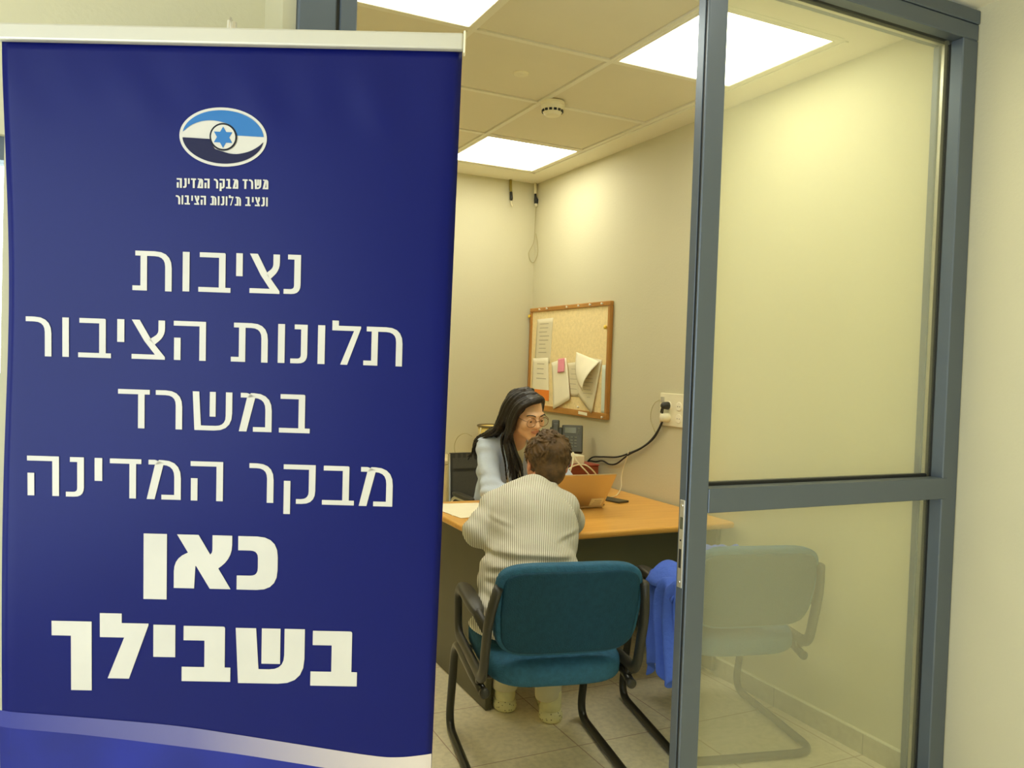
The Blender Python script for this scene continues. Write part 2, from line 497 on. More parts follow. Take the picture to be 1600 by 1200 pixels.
# ------------------------------------------------------------------ distance-field bodies
class Field:
    """a blended solid sampled on a grid and turned into one closed, smooth surface"""

    def __init__(self, lo, hi, h):
        self.lo = np.array(lo, float)
        self.h = h
        self.n = np.ceil((np.array(hi, float) - self.lo) / h).astype(int) + 1
        self.D = np.full(self.n, 1.0, np.float32)

    def _sub(self, lo, hi):
        a = np.clip(np.floor((np.array(lo) - self.lo) / self.h).astype(int), 0, self.n)
        b = np.clip(np.ceil((np.array(hi) - self.lo) / self.h).astype(int) + 1, 0, self.n)
        if np.any(b - a < 1):
            return None, None
        g = [self.lo[i] + self.h * np.arange(a[i], b[i]) for i in range(3)]
        X, Y, Z = np.meshgrid(*g, indexing='ij')
        return tuple(slice(a[i], b[i]) for i in range(3)), np.stack([X, Y, Z], -1)

    def _put(self, s, d, k, sub=False):
        D = self.D[s]
        if sub:
            d = -d
            if k > 0:
                hh = np.clip(0.5 - 0.5 * (D - d) / k, 0, 1)
                self.D[s] = D * (1 - hh) + d * hh + k * hh * (1 - hh)
            else:
                self.D[s] = np.maximum(D, d)
        else:
            if k > 0:
                hh = np.clip(0.5 + 0.5 * (D - d) / k, 0, 1)
                self.D[s] = D * (1 - hh) + d * hh - k * hh * (1 - hh)
            else:
                self.D[s] = np.minimum(D, d)

    def cone(self, a, b, ra, rb, k=0.01, sub=False):
        a, b = np.array(a, float), np.array(b, float)
        m = max(ra, rb) + k + 3 * self.h
        s, P = self._sub(np.minimum(a, b) - m, np.maximum(a, b) + m)
        if s is None:
            return
        ab = b - a
        t = np.clip(((P - a) @ ab) / max(ab @ ab, 1e-12), 0, 1)
        d = np.linalg.norm(P - a - t[..., None] * ab, axis=-1) - (ra + (rb - ra) * t)
        self._put(s, d.astype(np.float32), k, sub)

    def chain(self, pts, rs, k=0.01):
        for i in range(len(pts) - 1):
            self.cone(pts[i], pts[i + 1], rs[i], rs[i + 1], k)

    def ell(self, c, r, k=0.01, R=None, sub=False):
        c, r = np.array(c, float), np.array(r, float)
        m = r.max() + k + 3 * self.h
        s, P = self._sub(c - m, c + m)
        if s is None:
            return
        Q = P - c
        if R is not None:
            Q = Q @ R  # world -> local (R columns are the local axes)
        q = np.linalg.norm(Q / r, axis=-1)
        q2 = np.linalg.norm(Q / (r * r), axis=-1)
        d = q * (q - 1) / np.maximum(q2, 1e-6)
        self._put(s, d.astype(np.float32), k, sub)

    def half(self, p, n, k=0.0):
        """cut away everything on the n side of the plane through p"""
        n = np.array(n, float) / np.linalg.norm(n)
        g = [self.lo[i] + self.h * np.arange(self.n[i]) for i in range(3)]
        d = (g[0][:, None, None] - p[0]) * n[0] + (g[1][None, :, None] - p[1]) * n[1] + (g[2][None, None, :] - p[2]) * n[2]
        self.D = np.maximum(self.D, d.astype(np.float32))

    def warp(self, fn):
        """add fn(P) to the field near the surface (folds, creases)"""
        idx = np.argwhere(np.abs(self.D) < 0.03)
        P = self.lo + idx * self.h
        self.D[tuple(idx.T)] += fn(P).astype(np.float32)

    def mesh(self, name):
        D = self.D
        D[0], D[-1], D[:, 0], D[:, -1], D[:, :, 0], D[:, :, -1] = 1, 1, 1, 1, 1, 1
        n = np.array(D.shape) - 1
        c = np.zeros(n, np.uint8)
        offs = [(i, j, k) for i in (0, 1) for j in (0, 1) for k in (0, 1)]
        for (i, j, k) in offs:
            c += (D[i:i + n[0], j:j + n[1], k:k + n[2]] < 0)
        act = np.argwhere((c > 0) & (c < 8))
        vid = np.full(n, -1, np.int64)
        vid[tuple(act.T)] = np.arange(len(act))
        acc = np.zeros((len(act), 3)); cnt = np.zeros(len(act))
        for a in offs:
            for ax in range(3):
                if a[ax] == 1:
                    continue
                b = list(a); b[ax] = 1
                va = D[tuple((act + a).T)]; vb = D[tuple((act + b).T)]
                x = (va < 0) != (vb < 0)
                t = va / np.where(np.abs(va - vb) < 1e-9, 1, va - vb)
                p = np.tile(np.array(a, float), (len(act), 1))
                p[:, ax] = t
                acc[x] += p[x]; cnt[x] += 1
        V = self.lo + self.h * (act + acc / cnt[:, None])
        F = []
        for ax in range(3):
            sl0 = [slice(1, -1)] * 3; sl1 = [slice(1, -1)] * 3
            sl0[ax] = slice(0, -1); sl1[ax] = slice(1, None)
            A, B = D[tuple(sl0)] < 0, D[tuple(sl1)] < 0
            e = np.argwhere(A != B)
            if not len(e):
                continue
            flip = A[tuple(e.T)]
            base = e.copy()
            o = [0 if i == ax else 1 for i in range(3)]
            base += o
            u, v = (ax + 1) % 3, (ax + 2) % 3
            du, dv = np.zeros(3, int), np.zeros(3, int)
            du[u] = 1; dv[v] = 1
            q = [vid[tuple((base - du - dv).T)], vid[tuple((base - dv).T)], vid[tuple(base.T)], vid[tuple((base - du).T)]]
            Q = np.stack(q, 1)
            Q[~flip] = Q[~flip][:, ::-1]
            F.append(Q)
        F = np.concatenate(F)
        F = F[(F >= 0).all(1)]
        # two rounds of light smoothing
        for _ in range(2):
            S = np.zeros_like(V); N = np.zeros(len(V))
            for i in range(4):
                a, b = F[:, i], F[:, (i + 1) % 4]
                np.add.at(S, a, V[b]); np.add.at(N, a, 1)
                np.add.at(S, b, V[a]); np.add.at(N, b, 1)
            V = 0.5 * V + 0.5 * S / np.maximum(N, 1)[:, None]
        me = bpy.data.meshes.new(name)
        me.vertices.add(len(V)); me.vertices.foreach_set('co', V.astype(np.float32).ravel())
        me.loops.add(len(F) * 4); me.loops.foreach_set('vertex_index', F.astype(np.int32).ravel())
        me.polygons.add(len(F))
        me.polygons.foreach_set('loop_start', np.arange(0, len(F) * 4, 4, dtype=np.int32))
        me.update(calc_edges=True)
        me.validate()
        return me


def fobj(name, field, m, parent=None, origin=None):
    me = field.mesh(name)
    off = Vector(origin) if origin is not None else Vector((0, 0, 0))
    if parent is not None:
        q = parent
        while q is not None:
            off += Vector(q.location)
            q = q.parent
    me.transform(Matrix.Translation(-off))
    return link(name, me, m, parent, (origin or (0, 0, 0)), True)


# ================================================================== THE SETTING
XW, YB, YP, YI, ZC = 2.502, 4.88, 1.765, 1.865, 2.595   # right wall, back wall, partition front/inside, ceiling
XL = 0.20                                               # left wall of the office
HX0, HY0 = -1.75, -2.6                                  # hall: left wall, rear wall

fl = struct('floor', nbox((HX0 - 0.1, HY0 - 0.1, -0.08), (XW + 0.1, YB + 0.1, 0.0)), M['floor'])
struct('wall_right', nbox((XW, HY0 - 0.1, 0), (XW + 0.12, YB + 0.12, 2.75)), M['wall'])
struct('wall_back', nbox((XL - 0.1, YB, 0), (XW, YB + 0.12, 2.75)), M['wall'])
struct('wall_left', nbox((XL - 0.1, 2.13, 0), (XL, YB, 2.75)), M['wall'])
struct('wall_rear', nbox((HX0 - 0.1, HY0 - 0.1, 0), (XW, HY0, 2.75)), M['wall'])
# left hall wall with a tall glazed opening
bm = bmesh.new()
box(bm, (HX0 - 0.1, HY0, 0), (HX0, -1.6, 2.75)); box(bm, (HX0 - 0.1, 1.45, 0), (HX0, 2.13, 2.75))
box(bm, (HX0 - 0.1, -1.6, 2.3), (HX0, 1.45, 2.75)); box(bm, (HX0 - 0.1, -1.6, 0), (HX0, 1.45, 0.25))
struct('wall_hall', bm, M['wall'])
# wall beside the office door (set back a little), with the edge of an outside window left of it
WF0, WF1 = 2.03, 2.13
bm = bmesh.new()
box(bm, (-0.222, WF0, 0), (0.328, WF1, 2.75))
box(bm, (HX0, WF0, 1.835), (-0.222, WF1, 2.75))
box(bm, (HX0, WF0, 0), (-0.222, WF1, 0.55))
box(bm, (HX0, WF0, 0.55), (-1.40, WF1, 1.835))
struct('wall_front', bm, M['wall'])
struct('wall_return', nbox((0.300, YP + 0.02, 0), (0.328, WF0, 2.75)), M['wall'])
bm = bmesh.new()
box(bm, (HX0, HY0, 2.60), (XW, YP + 0.02, 2.75)); box(bm, (HX0, YP + 0.02, 2.60), (0.300, WF0, 2.75))
struct('ceiling_hall', bm, M['ceiling'])


def window(n, lo, hi, axis, parts):
    """dark framed glazing: frame ring, mullions and one pane"""
    r = bpy.data.objects.new('window_%d' % n, None); C.objects.link(r); r['kind'] = 'structure'
    f = bmesh.new()
    a0, a1, z0, z1 = lo[0], hi[0], lo[1], hi[1]
    y0, y1 = axis[1], axis[2]
    def b(p, q, z, zz, bmm, d0=y0, d1=y1):
        if axis[0] == 'y':
            box(bmm, (p, d0, z), (q, d1, zz))
        else:
            box(bmm, (d0, p, z), (d1, q, zz))
    t = 0.05
    b(a0, a1, z1 - t, z1, f); b(a0, a1, z0, z0 + t, f); b(a0, a0 + t, z0 + t, z1 - t, f); b(a1 - t, a1, z0 + t, z1 - t, f)
    for k in range(1, parts):
        x = a0 + (a1 - a0) * k / parts
        b(x - 0.025, x + 0.025, z0 + t, z1 - t, f)
    obj('window_frame', f, M['alu'], r)
    g = bmesh.new()
    mid = (y0 + y1) / 2
    b(a0 + t, a1 - t, z0 + t, z1 - t, g, mid - 0.003, mid + 0.003)
    obj('pane', g, M['clear'], r)


window(1, (-1.40, 0.55), (-0.174, 1.835), ('y', WF0 + 0.02, WF1 - 0.01), 2)
window(2, (-1.6, 0.25), (1.45, 2.3), ('x', HX0 - 0.08, HX0 - 0.02), 3)
# daylight entering by the two windows: portals guide the sky light in
for nm, lc, rot, sx, sy in (('window_daylight', (HX0 - 0.12, -0.075, 1.275), (0, -PI / 2, 0), 2.05, 3.05),):
    ld = bpy.data.lights.new(nm, 'AREA'); ld.shape = 'RECTANGLE'; ld.size = sx; ld.size_y = sy
    ld.cycles.is_portal = True
    lo = bpy.data.objects.new(nm, ld); C.objects.link(lo); lo.location = lc; lo.rotation_euler = rot

# strip of hedge outside the small window
hb = bmesh.new()
rnd = random.Random(4)
for i in range(60):
    bmesh.ops.create_icosphere(hb, subdivisions=2, radius=rnd.uniform(0.10, 0.2), matrix=Matrix.Translation((rnd.uniform(-2.3, -0.15), rnd.uniform(4.2, 4.6), rnd.uniform(0.1, 1.35))))
ho = obj('hedge', hb, M['grass'], smooth=True); ho['kind'] = 'stuff'; ho['label'] = 'green hedge outside the window at the far left edge'; ho['category'] = 'hedge'

# ---- suspended ceiling of the office: plaster border, grid bars, tiles, light panels
GX = [2.325 - 0.595 * k for k in range(0, 4)]     # grid lines
GY = [4.585 - 0.605 * k for k in range(0, 5)]
GX0, GY0 = XL, GY[-1]
bm = bmesh.new()
box(bm, (GX[0], YI, ZC), (XW, YB, 2.75)); box(bm, (XL, GY[0], ZC), (GX[0], YB, 2.75))
box(bm, (XL, YI, ZC), (GX[0], GY0, 2.75)); box(bm, (XL, GY0, ZC + 0.05), (GX[0], GY[0], 2.75))
struct('ceiling', bm, M['ceiling'])
gb = bmesh.new()
xs = GX + [XL]
for x in GX:
    box(gb, (x - 0.012, GY0, ZC - 0.002), (x + 0.012, GY[0], ZC + 0.02))
for y in GY:
    box(gb, (XL, y - 0.012, ZC - 0.0015), (GX[0], y + 0.012, ZC + 0.02))
# shadow-gap edge trim round the border
box(gb, (GX[0] + 0.012, GY0, ZC - 0.006), (GX[0] + 0.03, GY[0] + 0.03, ZC + 0.01))
box(gb, (XL, GY[0] + 0.012, ZC - 0.006), (GX[0] + 0.03, GY[0] + 0.03, ZC + 0.01))
struct('trim_1', gb, M['grid'])
LIGHTS = {(0, 0): 'square ceiling light panel above the noticeboard, nearest the back wall',
          (0, 3): 'square ceiling light panel half hidden by the grey glass partition post',
          (2, 0): 'unseen square ceiling light panel added behind the banner to even the office light',  # extra lamp, never in view, added for more even room light
          (2, 3): 'square ceiling light panel above the blue roll-up banner'}
tp = bmesh.new()
for i in range(4):
    for j in range(4):
        x1 = GX[i]; x0 = GX[i + 1] if i < 3 else XL
        y1, y0 = GY[j], GY[j + 1]
        if (i, j) in LIGHTS:
            continue
        box(tp, (x0 + 0.014, y0 + 0.014, ZC + 0.004), (x1 - 0.014, y1 - 0.014, ZC + 0.02), 0.003, 1)
struct('ceiling_tiles', tp, M['tile_panel'])


def light_panel(x0, x1, y0, y1, z, label, glow, group=None):
    t = thing('ceiling_light', label, 'light', ((x0 + x1) / 2, (y0 + y1) / 2, z), 0, group)
    hx, hy = (x1 - x0) / 2 - 0.004, (y1 - y0) / 2 - 0.004
    f = bmesh.new()
    w_ = 0.020
    for a in ((-hx, -hy, hx, -hy + w_), (-hx, hy - w_, hx, hy), (-hx, -hy + w_, -hx + w_, hy - w_), (hx - w_, -hy + w_, hx, hy - w_)):
        box(f, (a[0], a[1], -0.004), (a[2], a[3], 0.03), 0.002, 1)
    obj('frame', f, M['grid'], t)
    obj('diffuser', nbox((-hx + w_, -hy + w_, 0.002), (hx - w_, hy - w_, 0.006)), M[glow], t)
    return t


for (i, j), lab in LIGHTS.items():
    light_panel(GX[i + 1], GX[i], GY[j + 1], GY[j], ZC, lab, 'panel_glow', 'ceiling light panels in the office')
# added hall lamps, out of view: square panels that fill banner, wall and doorway
for k, (x, y) in enumerate(((1.45, 1.15), (1.45, -1.0), (-0.5, -1.0))):
    light_panel(x - 0.3, x + 0.3, y - 0.3, y + 0.3, 2.593, 'unseen square ceiling light panel added in the hall to fill the light', 'hall_fill_glow', 'added light panels in the hall')

# ---- skirting
for nm, lo, hi in (('baseboard_right', (XW - 0.012, HY0, 0), (XW, YB, 0.078)), ('baseboard_back', (XL, YB - 0.012, 0), (XW - 0.012, YB, 0.078)), ('baseboard_left', (XL, 2.13, 0), (XL + 0.012, YB - 0.012, 0.078))):
    s_ = struct(nm, nbox(lo, hi, 0.002, 1), M['skirt'])
    struct('top_bead', nbox((lo[0], lo[1], 0.078), (hi[0], hi[1], 0.083)), M['grout'], s_)

# ================================================================== GLASS PARTITION
PX0, PX1 = 1.404, 1.468     # post
JX0 = 2.415                 # right jamb front face left edge
part = thing('glass_partition', 'grey aluminium framed glass partition between the banner and the right wall', 'partition', (1.43, YP, 0))
ZT = 2.575
f = bmesh.new()
# post: front plate, gasket groove, rear profile
box(f, (PX0, YP, 0), (PX1, YP + 0.008, ZT - 0.0855), 0.002, 1)
obj('post', f, M['alu'], part, world=True)
f = nbox((PX0 + 0.003, YP + 0.008, 0), (PX1 - 0.002, YP + 0.016, ZT - 0.0855))
obj('gasket', f, M['alu_dark'], part, world=True)
f = bmesh.new()
box(f, (PX0, YP + 0.016, 0), (PX1, YP + 0.042, ZT - 0.0855), 0.001, 1)
box(f, (PX0 + 0.004, YP + 0.042, 0), (PX1, YP + 0.050, ZT - 0.0855), 0.001, 1)
box(f, (PX0 + 0.042, YP + 0.050, 0), (PX1, YI, ZT - 0.0905), 0.002, 1)
obj('post_stop', f, M['alu'], part, world=True)
# jamb at the wall
f = bmesh.new()
box(f, (JX0 + 0.012, YP, 0), (XW - 0.002, YP + 0.045, ZT - 0.0852), 0.003, 1)
box(f, (JX0, YP + 0.075, 0), (XW - 0.002, YI, ZT - 0.0902), 0.003, 1)
obj('jamb', f, M['alu'], part, world=True)
obj('gasket', nbox((JX0 + 0.020, YP + 0.045, 0), (XW - 0.006, YP + 0.062, ZT - 0.09)), M['alu_dark'], part, world=True)
obj('glazing_bead', nbox((JX0 + 0.006, YP + 0.062, 0.05), (XW - 0.004, YP + 0.075, ZT - 0.06)), M['alu_lite'], part, world=True)
# head
f = bmesh.new()
box(f, (0.327, YP - 0.004, ZT - 0.032), (XW - 0.001, YP + 0.050, ZT + 0.012), 0.003, 1)
box(f, (0.327, YP, ZT - 0.085), (XW - 0.002, YP + 0.045, ZT - 0.033), 0.003, 1)
box(f, (0.327, YP + 0.075, ZT - 0.09), (XW - 0.002, YI, ZT + 0.012), 0.003, 1)
obj('head', f, M['alu'], part, world=True)
obj('gasket', nbox((PX1, YP + 0.045, ZT - 0.082), (JX0, YP + 0.062, ZT - 0.04)), M['alu_dark'], part, world=True)
obj('glazing_bead', nbox((PX1, YP + 0.062, ZT - 0.092), (JX0 + 0.006, YP + 0.075, ZT - 0.05)), M['alu_lite'], part, world=True)
# transom
f = bmesh.new()
box(f, (PX1, YP - 0.002, 0.998), (JX0 + 0.034, YP + 0.045, 1.066), 0.002, 1)
obj('transom', f, M['alu'], part, world=True)
f = bmesh.new()
box(f, (PX1, YP + 0.047, 1.004), (JX0, YP + 0.075, 1.075), 0.003, 1)
obj('gasket', f, M['alu_dark'], part, world=True)
# bottom rail
obj('bottom_rail', nbox((PX1, YP, 0), (JX0 + 0.02, YP + 0.075, 0.07), 0.003, 1), M['alu'], part, world=True)
obj('upper_pane', nbox((PX1, YP + 0.056, 1.06), (JX0 + 0.02, YP + 0.062, ZT - 0.06)), M['glass'], part, world=True)
obj('lower_pane', nbox((PX1, YP + 0.056, 0.06), (JX0 + 0.02, YP + 0.062, 1.01)), M['glass'], part, world=True)
# strike plate in the door-side face of the post
sp = nbox((PX0 - 0.0030, YP + 0.0175, 0.792), (PX0 + 0.001, YP + 0.0375, 1.033), 0.0008, 1)
spo = obj('strike_plate', sp, M['steel'], part, world=True)
obj('latch_hole', nbox((PX0 - 0.0036, YP + 0.0215, 0.953), (PX0 - 0.0020, YP + 0.0335, 0.986)), M['phone_key'], spo, world=True)
obj('bolt_hole', nbox((PX0 - 0.0036, YP + 0.0240, 0.846), (PX0 - 0.0020, YP + 0.0335, 0.898)), M['dark_hole'], spo, world=True)
for z in (0.808, 1.018):
    obj('screw', lathe(bmesh.new(), (PX0 - 0.0044, YP + 0.0275, z), [(0.0030, 0), (0.0042, 0.001), (0.0042, 0.003)], 12, 'x'), M['chrome'], spo, world=True)
obj('screw_hole', lathe(bmesh.new(), (PX0 - 0.0037, YP + 0.0285, 0.922), [(0.0028, 0), (0.0028, 0.002)], 12, 'x'), M['dark_hole'], spo, world=True)

# door frame on the hinge side: jamb plus hanging stile
dj = thing('door_frame', 'grey aluminium door jamb behind the top of the banner', 'door frame', (0.39, YP, 0))
obj('jamb', nbox((0.329, YP, 0), (0.409, YI, ZT - 0.04), 0.003, 1), M['alu'], dj, world=True)
obj('gasket', nbox((0.409, YP + 0.01, 0), (0.417, YI - 0.01, ZT - 0.04)), M['alu_dark'], dj, world=True)
obj('hanging_stile', nbox((0.417, YP + 0.004, 0), (0.455, YI, ZT - 0.09), 0.003, 1), M['alu'], dj, world=True)

# ================================================================== ROLL-UP BANNER
BN = Vector((0.3996, 0.9167, 0)).normalized()      # away from the viewer
BR = Vector((BN.y, -BN.x, 0))                       # to the viewer's right
BK = 0.052                                          # lean
BLOC = Vector((BR * -0.468 + BN * 1.58)); BLOC.z = 0


def bsurf(u, v, off=0.0):
    """point of the hanging print at u metres across and v metres up; off = towards the viewer"""
    d = 1.5 + (1.95 - v) * BK
    t = max(0.0, (v - 1.80) / 0.13)
    tt = t * (1 - t) * 4 if t < 1 else 0.0
    wv = (0.0016 * math.sin(u * 27 + 0.7) + 0.0012 * math.sin(u * 58 + v * 14)) * tt * (0.4 + 0.6 * max(0, min(1, (u + 0.75) / 0.6)))
    e = max(0.0, u + 0.085) / 0.035
    e2 = max(0.0, -0.850 - u) / 0.035
    s = 0.004 * math.sin(v * 2.2) - 0.006 * e * e - 0.004 * e2 * e2 + wv
    return BR * u + BN * (d - s - off) + Vector((0, 0, v))


bn = thing('rollup_banner', 'tall blue roll-up banner with white Hebrew lettering standing before the office door', 'banner', BLOC)
NU, NV = 60, 90
bm = bmesh.new()
V0, V1 = 0.06, 1.950
grid = []
for j in range(NV + 1):
    v = V0 + (V1 - V0) * j / NV
    l = -0.872 - (1.95 - v) * 0.006 + 0.015 * math.exp(-((v - 1.5) / 0.33) ** 2)
    r = -0.0500 - (1.95 - v) * 0.012
    grid.append([bm.verts.new(bsurf(l + (r - l) * i / NU, v + max(0, v - 1.7) / 0.25 * 0.028 * (l + (r - l) * i / NU + 0.46))) for i in range(NU + 1)])
for j in range(NV):
    for i in range(NU):
        bm.faces.new((grid[j][i], grid[j][i + 1], grid[j + 1][i + 1], grid[j + 1][i]))
# printed ground colour: royal blue, a paler mottled blue field below the white swoosh
mb = mat('banner_print', srgb(2, 12, 84), 0.36, 0, 0.06, 2.0, 0.03, 5, spec=0.17)
o = obj('printed_sheet', bm, mb, bn, world=True, smooth=True)
so = o.modifiers.new('thickness', 'SOLIDIFY'); so.thickness = 0.0006; so.offset = 1


def flat(bm, poly, off):
    vs = [bm.verts.new(bsurf(u, v, off)) for u, v in poly]
    f = bm.faces.new(vs)
    f.normal_update()
    bmesh.ops.triangulate(bm, faces=[f], ngon_method='EAR_CLIP')


def rpoly(pts, n=5):
    """polygon with optionally rounded corners: (x, y) or (x, y, r)"""
    out = []
    N = len(pts)
    for i, p in enumerate(pts):
        if len(p) == 2 or p[2] == 0:
            out.append((p[0], p[1]))
            continue
        q = Vector((p[0], p[1])); a = Vector(pts[i - 1][:2]) - q; b = Vector(pts[(i + 1) % N][:2]) - q
        d = min(p[2], a.length * 0.95, b.length * 0.95)
        s, e = q + a.normalized() * d, q + b.normalized() * d
        for k in range(n + 1):
            t = k / n
            r_ = (1 - t) ** 2 * s + 2 * t * (1 - t) * q + t * t * e
            out.append((r_.x, r_.y))
    return out


def glyph(ch, w, s, t):
    """outline polygons of a Hebrew letter, height 1, width w, upright stroke s, level stroke t"""
    R = lambda a, b, c, d: [(a, b), (c, b), (c, d), (a, d)]
    bo = s > 0.3
    if ch == 'vav':
        return [R(0, 0, w, 1)]
    if ch == 'nunsof':
        return [R(0, -0.22, w, 1)]
    if ch == 'yod':
        return [R(0, 0.42, w, 1)]
    if ch == 'resh':
        return [rpoly([(0, 1), (w, 1, .42), (w, 0), (w - s, 0), (w - s, 1 - t, .26), (0, 1 - t)])]
    if ch == 'dalet':
        x = w - 0.13
        return [[(0, 1), (w, 1), (w, 1 - t), (x, 1 - t), (x, 0), (x - s, 0), (x - s, 1 - t), (0, 1 - t)]]
    if ch == 'kafsof':
        x = w - 0.02
        return [[(0, 1), (x, 1), (x, -0.24), (x - s, -0.24), (x - s, 1 - t), (0, 1 - t)]]
    if ch == 'bet':
        x = w - (0.10 if bo else 0.13)
        return [rpoly([(0.03, 1), (x, 1, .04), (x, t), (w, t), (w, 0), (0, 0), (0, t), (x - s, t), (x - s, 1 - t), (0.03, 1 - t)])]
    if ch == 'kaf':
        return [rpoly([(0.02, 1), (w, 1, .38), (w, 0, .38), (0, 0), (0, t), (w - s, t, .14), (w - s, 1 - t, .14), (0.02, 1 - t)])]
    if ch == 'nun':
        return [rpoly([(.1, 1), (w, 1), (w, 0, .24), (0, 0), (0, t), (w - s, t, .1), (w - s, 1 - t), (.1, 1 - t)])]
    if ch == 'he':
        return [[(0, 1), (w, 1), (w, 0), (w - s, 0), (w - s, 1 - t), (0, 1 - t)], R(0.01, 0, s + .01, .57)]
    if ch == 'tav':
        return [rpoly([(.07, 1), (w, 1, .42), (w, 0), (w - s, 0), (w - s, 1 - t, .26), (.24 + s - .04, 1 - t), (.24 + s - .04, 0), (0, 0), (0, t), (.20, t), (.20, 1 - t), (.07, 1 - t)])]
    if ch == 'tsadi':
        return [[(0, 1), (.20, 1), (.52 * w + .08, .46), (w, t * .55), (w, 0), (0, 0), (0, t), (w - .25, t), (.5 * w - .10, .46)],
                rpoly([(w - s, 1), (w, 1), (w, .60, .2), (.62 * w + .06, .38), (.52 * w, .5), (w - s, .66, .1)])]
    if ch == 'lamed':
        if bo:
            return [[(0, 1.17), (s + .02, 1.17), (s + .02, 1), (w, 1), (w, .97), (.60 * w, 0), (.16 * w, 0), (.50 * w, 1 - t), (0, 1 - t)]]
        return [[(0, 1.13), (s, 1.13), (s, 1), (w, 1), (w, .95), (.54 * w, 0), (.30 * w, 0), (.76 * w, 1 - t), (0, 1 - t)]]
    if ch == 'shin':
        k = .05
        return [rpoly([(0, 1), (s, 1), (s + k, t), (w - s, t, .26), (w - s, 1), (w, 1), (w, 0, .46), (k, 0)]), R(.5 * w - s * .42, .36, .5 * w + s * .5, 1)]
    if ch == 'mem':
        return [[(.04, 1), (.2, 1), (.42, 1 - t * .6), (s + .03, 0), (0, 0), (.20, .88), (.04, .88)],
                rpoly([(.2, 1 - t), (.30, 1), (w, 1, .46), (w, 0), (.43 * w, 0), (.43 * w, t), (w - s, t), (w - s, 1 - t, .3)])]
    if ch == 'qof':
        return [rpoly([(0, 1), (w, 1), (w, 0, .34), (.40 * w, 0), (.40 * w, t), (w - s, t, .2), (w - s, 1 - t), (0, 1 - t)]), R(0.01, -.27, s + .01, .58)]
    if ch == 'alef':
        return [[(.05 * w, 1), (.42 * w, 1), (.98 * w, 0), (.62 * w, 0)],
                rpoly([(.66 * w, 1), (w, 1), (w, .58, .25), (.76 * w, .38), (.60 * w, .62), (.66 * w, .66, .1)]),
                rpoly([(0, 0), (.35 * w, 0), (.37 * w, .42), (.52 * w, .42), (.32 * w, .70), (0, .56, .25)])]
    return []


def lettering(name, line, base0, base1, h, s, t):
    """one printed word per mesh; words are parted by wide gaps"""
    words = [[line[0]]]
    for g in line[1:]:
        if g[1] - words[-1][-1][2] > 0.33 * h:
            words.append([])
        words[-1].append(g)
    for wd in words:
        bm = bmesh.new()
        for ch, a, b in wd:
            k = (a - line[0][1]) / max(1e-6, line[-1][2] - line[0][1])
            base = base0 + (base1 - base0) * k
            for poly in glyph(ch, (b - a) / h, s, t):
                flat(bm, [(a + x * h, base + y * h) for x, y in poly], 0.0022)
        obj(name, bm, M['banner_white'], bn, world=True)


L1 = [('tav', -0.6380, -0.5674), ('vav', -0.5477, -0.5354), ('bet', -0.5192, -0.4610), ('yod', -0.4511, -0.4393), ('tsadi', -0.4264, -0.3719), ('nun', -0.3644, -0.3336)]
L2 = [('resh', -0.8289, -0.7831), ('vav', -0.7635, -0.7518), ('bet', -0.7351, -0.6762), ('yod', -0.6649, -0.6521), ('tsadi', -0.6388, -0.5787), ('he', -0.5629, -0.5044), ('tav', -0.4587, -0.3915), ('vav', -0.3730, -0.3605), ('nun', -0.3500, -0.3190), ('vav', -0.2999, -0.2869), ('lamed', -0.2738, -0.2210), ('tav', -0.2155, -0.1438)]
L3 = [('dalet', -0.6630, -0.6055), ('resh', -0.5946, -0.5463), ('shin', -0.5274, -0.4549), ('mem', -0.4424, -0.3822), ('bet', -0.3686, -0.3117)]
L4 = [('he', -0.8277, -0.7699), ('nun', -0.7575, -0.7247), ('yod', -0.7053, -0.6914), ('dalet', -0.6775, -0.6201), ('mem', -0.6101, -0.5476), ('he', -0.5300, -0.4702), ('resh', -0.4218, -0.3768), ('qof', -0.3585, -0.2992), ('bet', -0.2864, -0.2268), ('mem', -0.2177, -0.1548)]
L5 = [('nunsof', -0.6153, -0.5724), ('alef', -0.5593, -0.4518), ('kaf', -0.4427, -0.3667)]
L6 = [('kafsof', -0.7844, -0.7087), ('lamed', -0.6956, -0.6057), ('yod', -0.5966, -0.5558), ('bet', -0.5436, -0.4525), ('shin', -0.4433, -0.3135), ('bet', -0.3016, -0.2135)]
lettering('headline_word', L1, 1.5004, 1.5046, 0.0718, .165, .122)
lettering('headline_word', L2, 1.3738, 1.3780, 0.0718, .165, .122)
lettering('headline_word', L3, 1.2466, 1.2469, 0.0718, .165, .122)
lettering('headline_word', L4, 1.1155, 1.1123, 0.0740, .165, .122)
lettering('bold_word', L5, 0.9468, 0.9463, 0.1025, .36, .265)
lettering('bold_word', L6, 0.7711, 0.7608, 0.1075, .355, .26)
ADV = dict(he=.60, nun=.40, yod=.19, dalet=.58, mem=.66, resh=.5, qof=.6, bet=.6, shin=.78, vav=.19, tsadi=.56, tav=.70, lamed=.54)


def small_line(word_lr, u0, u1, base0, base1, h):
    tot = 0; xs = []
    for c in word_lr:
        if c == ' ':
            tot += .34
            continue
        xs.append((c, tot, tot + ADV[c])); tot += ADV[c] + .15
    tot -= .15
    k = (u1 - u0) / tot
    lettering('office_name_word', [(c, u0 + a * k, u0 + b * k) for c, a, b in xs], base0, base1, h, .21, .165)


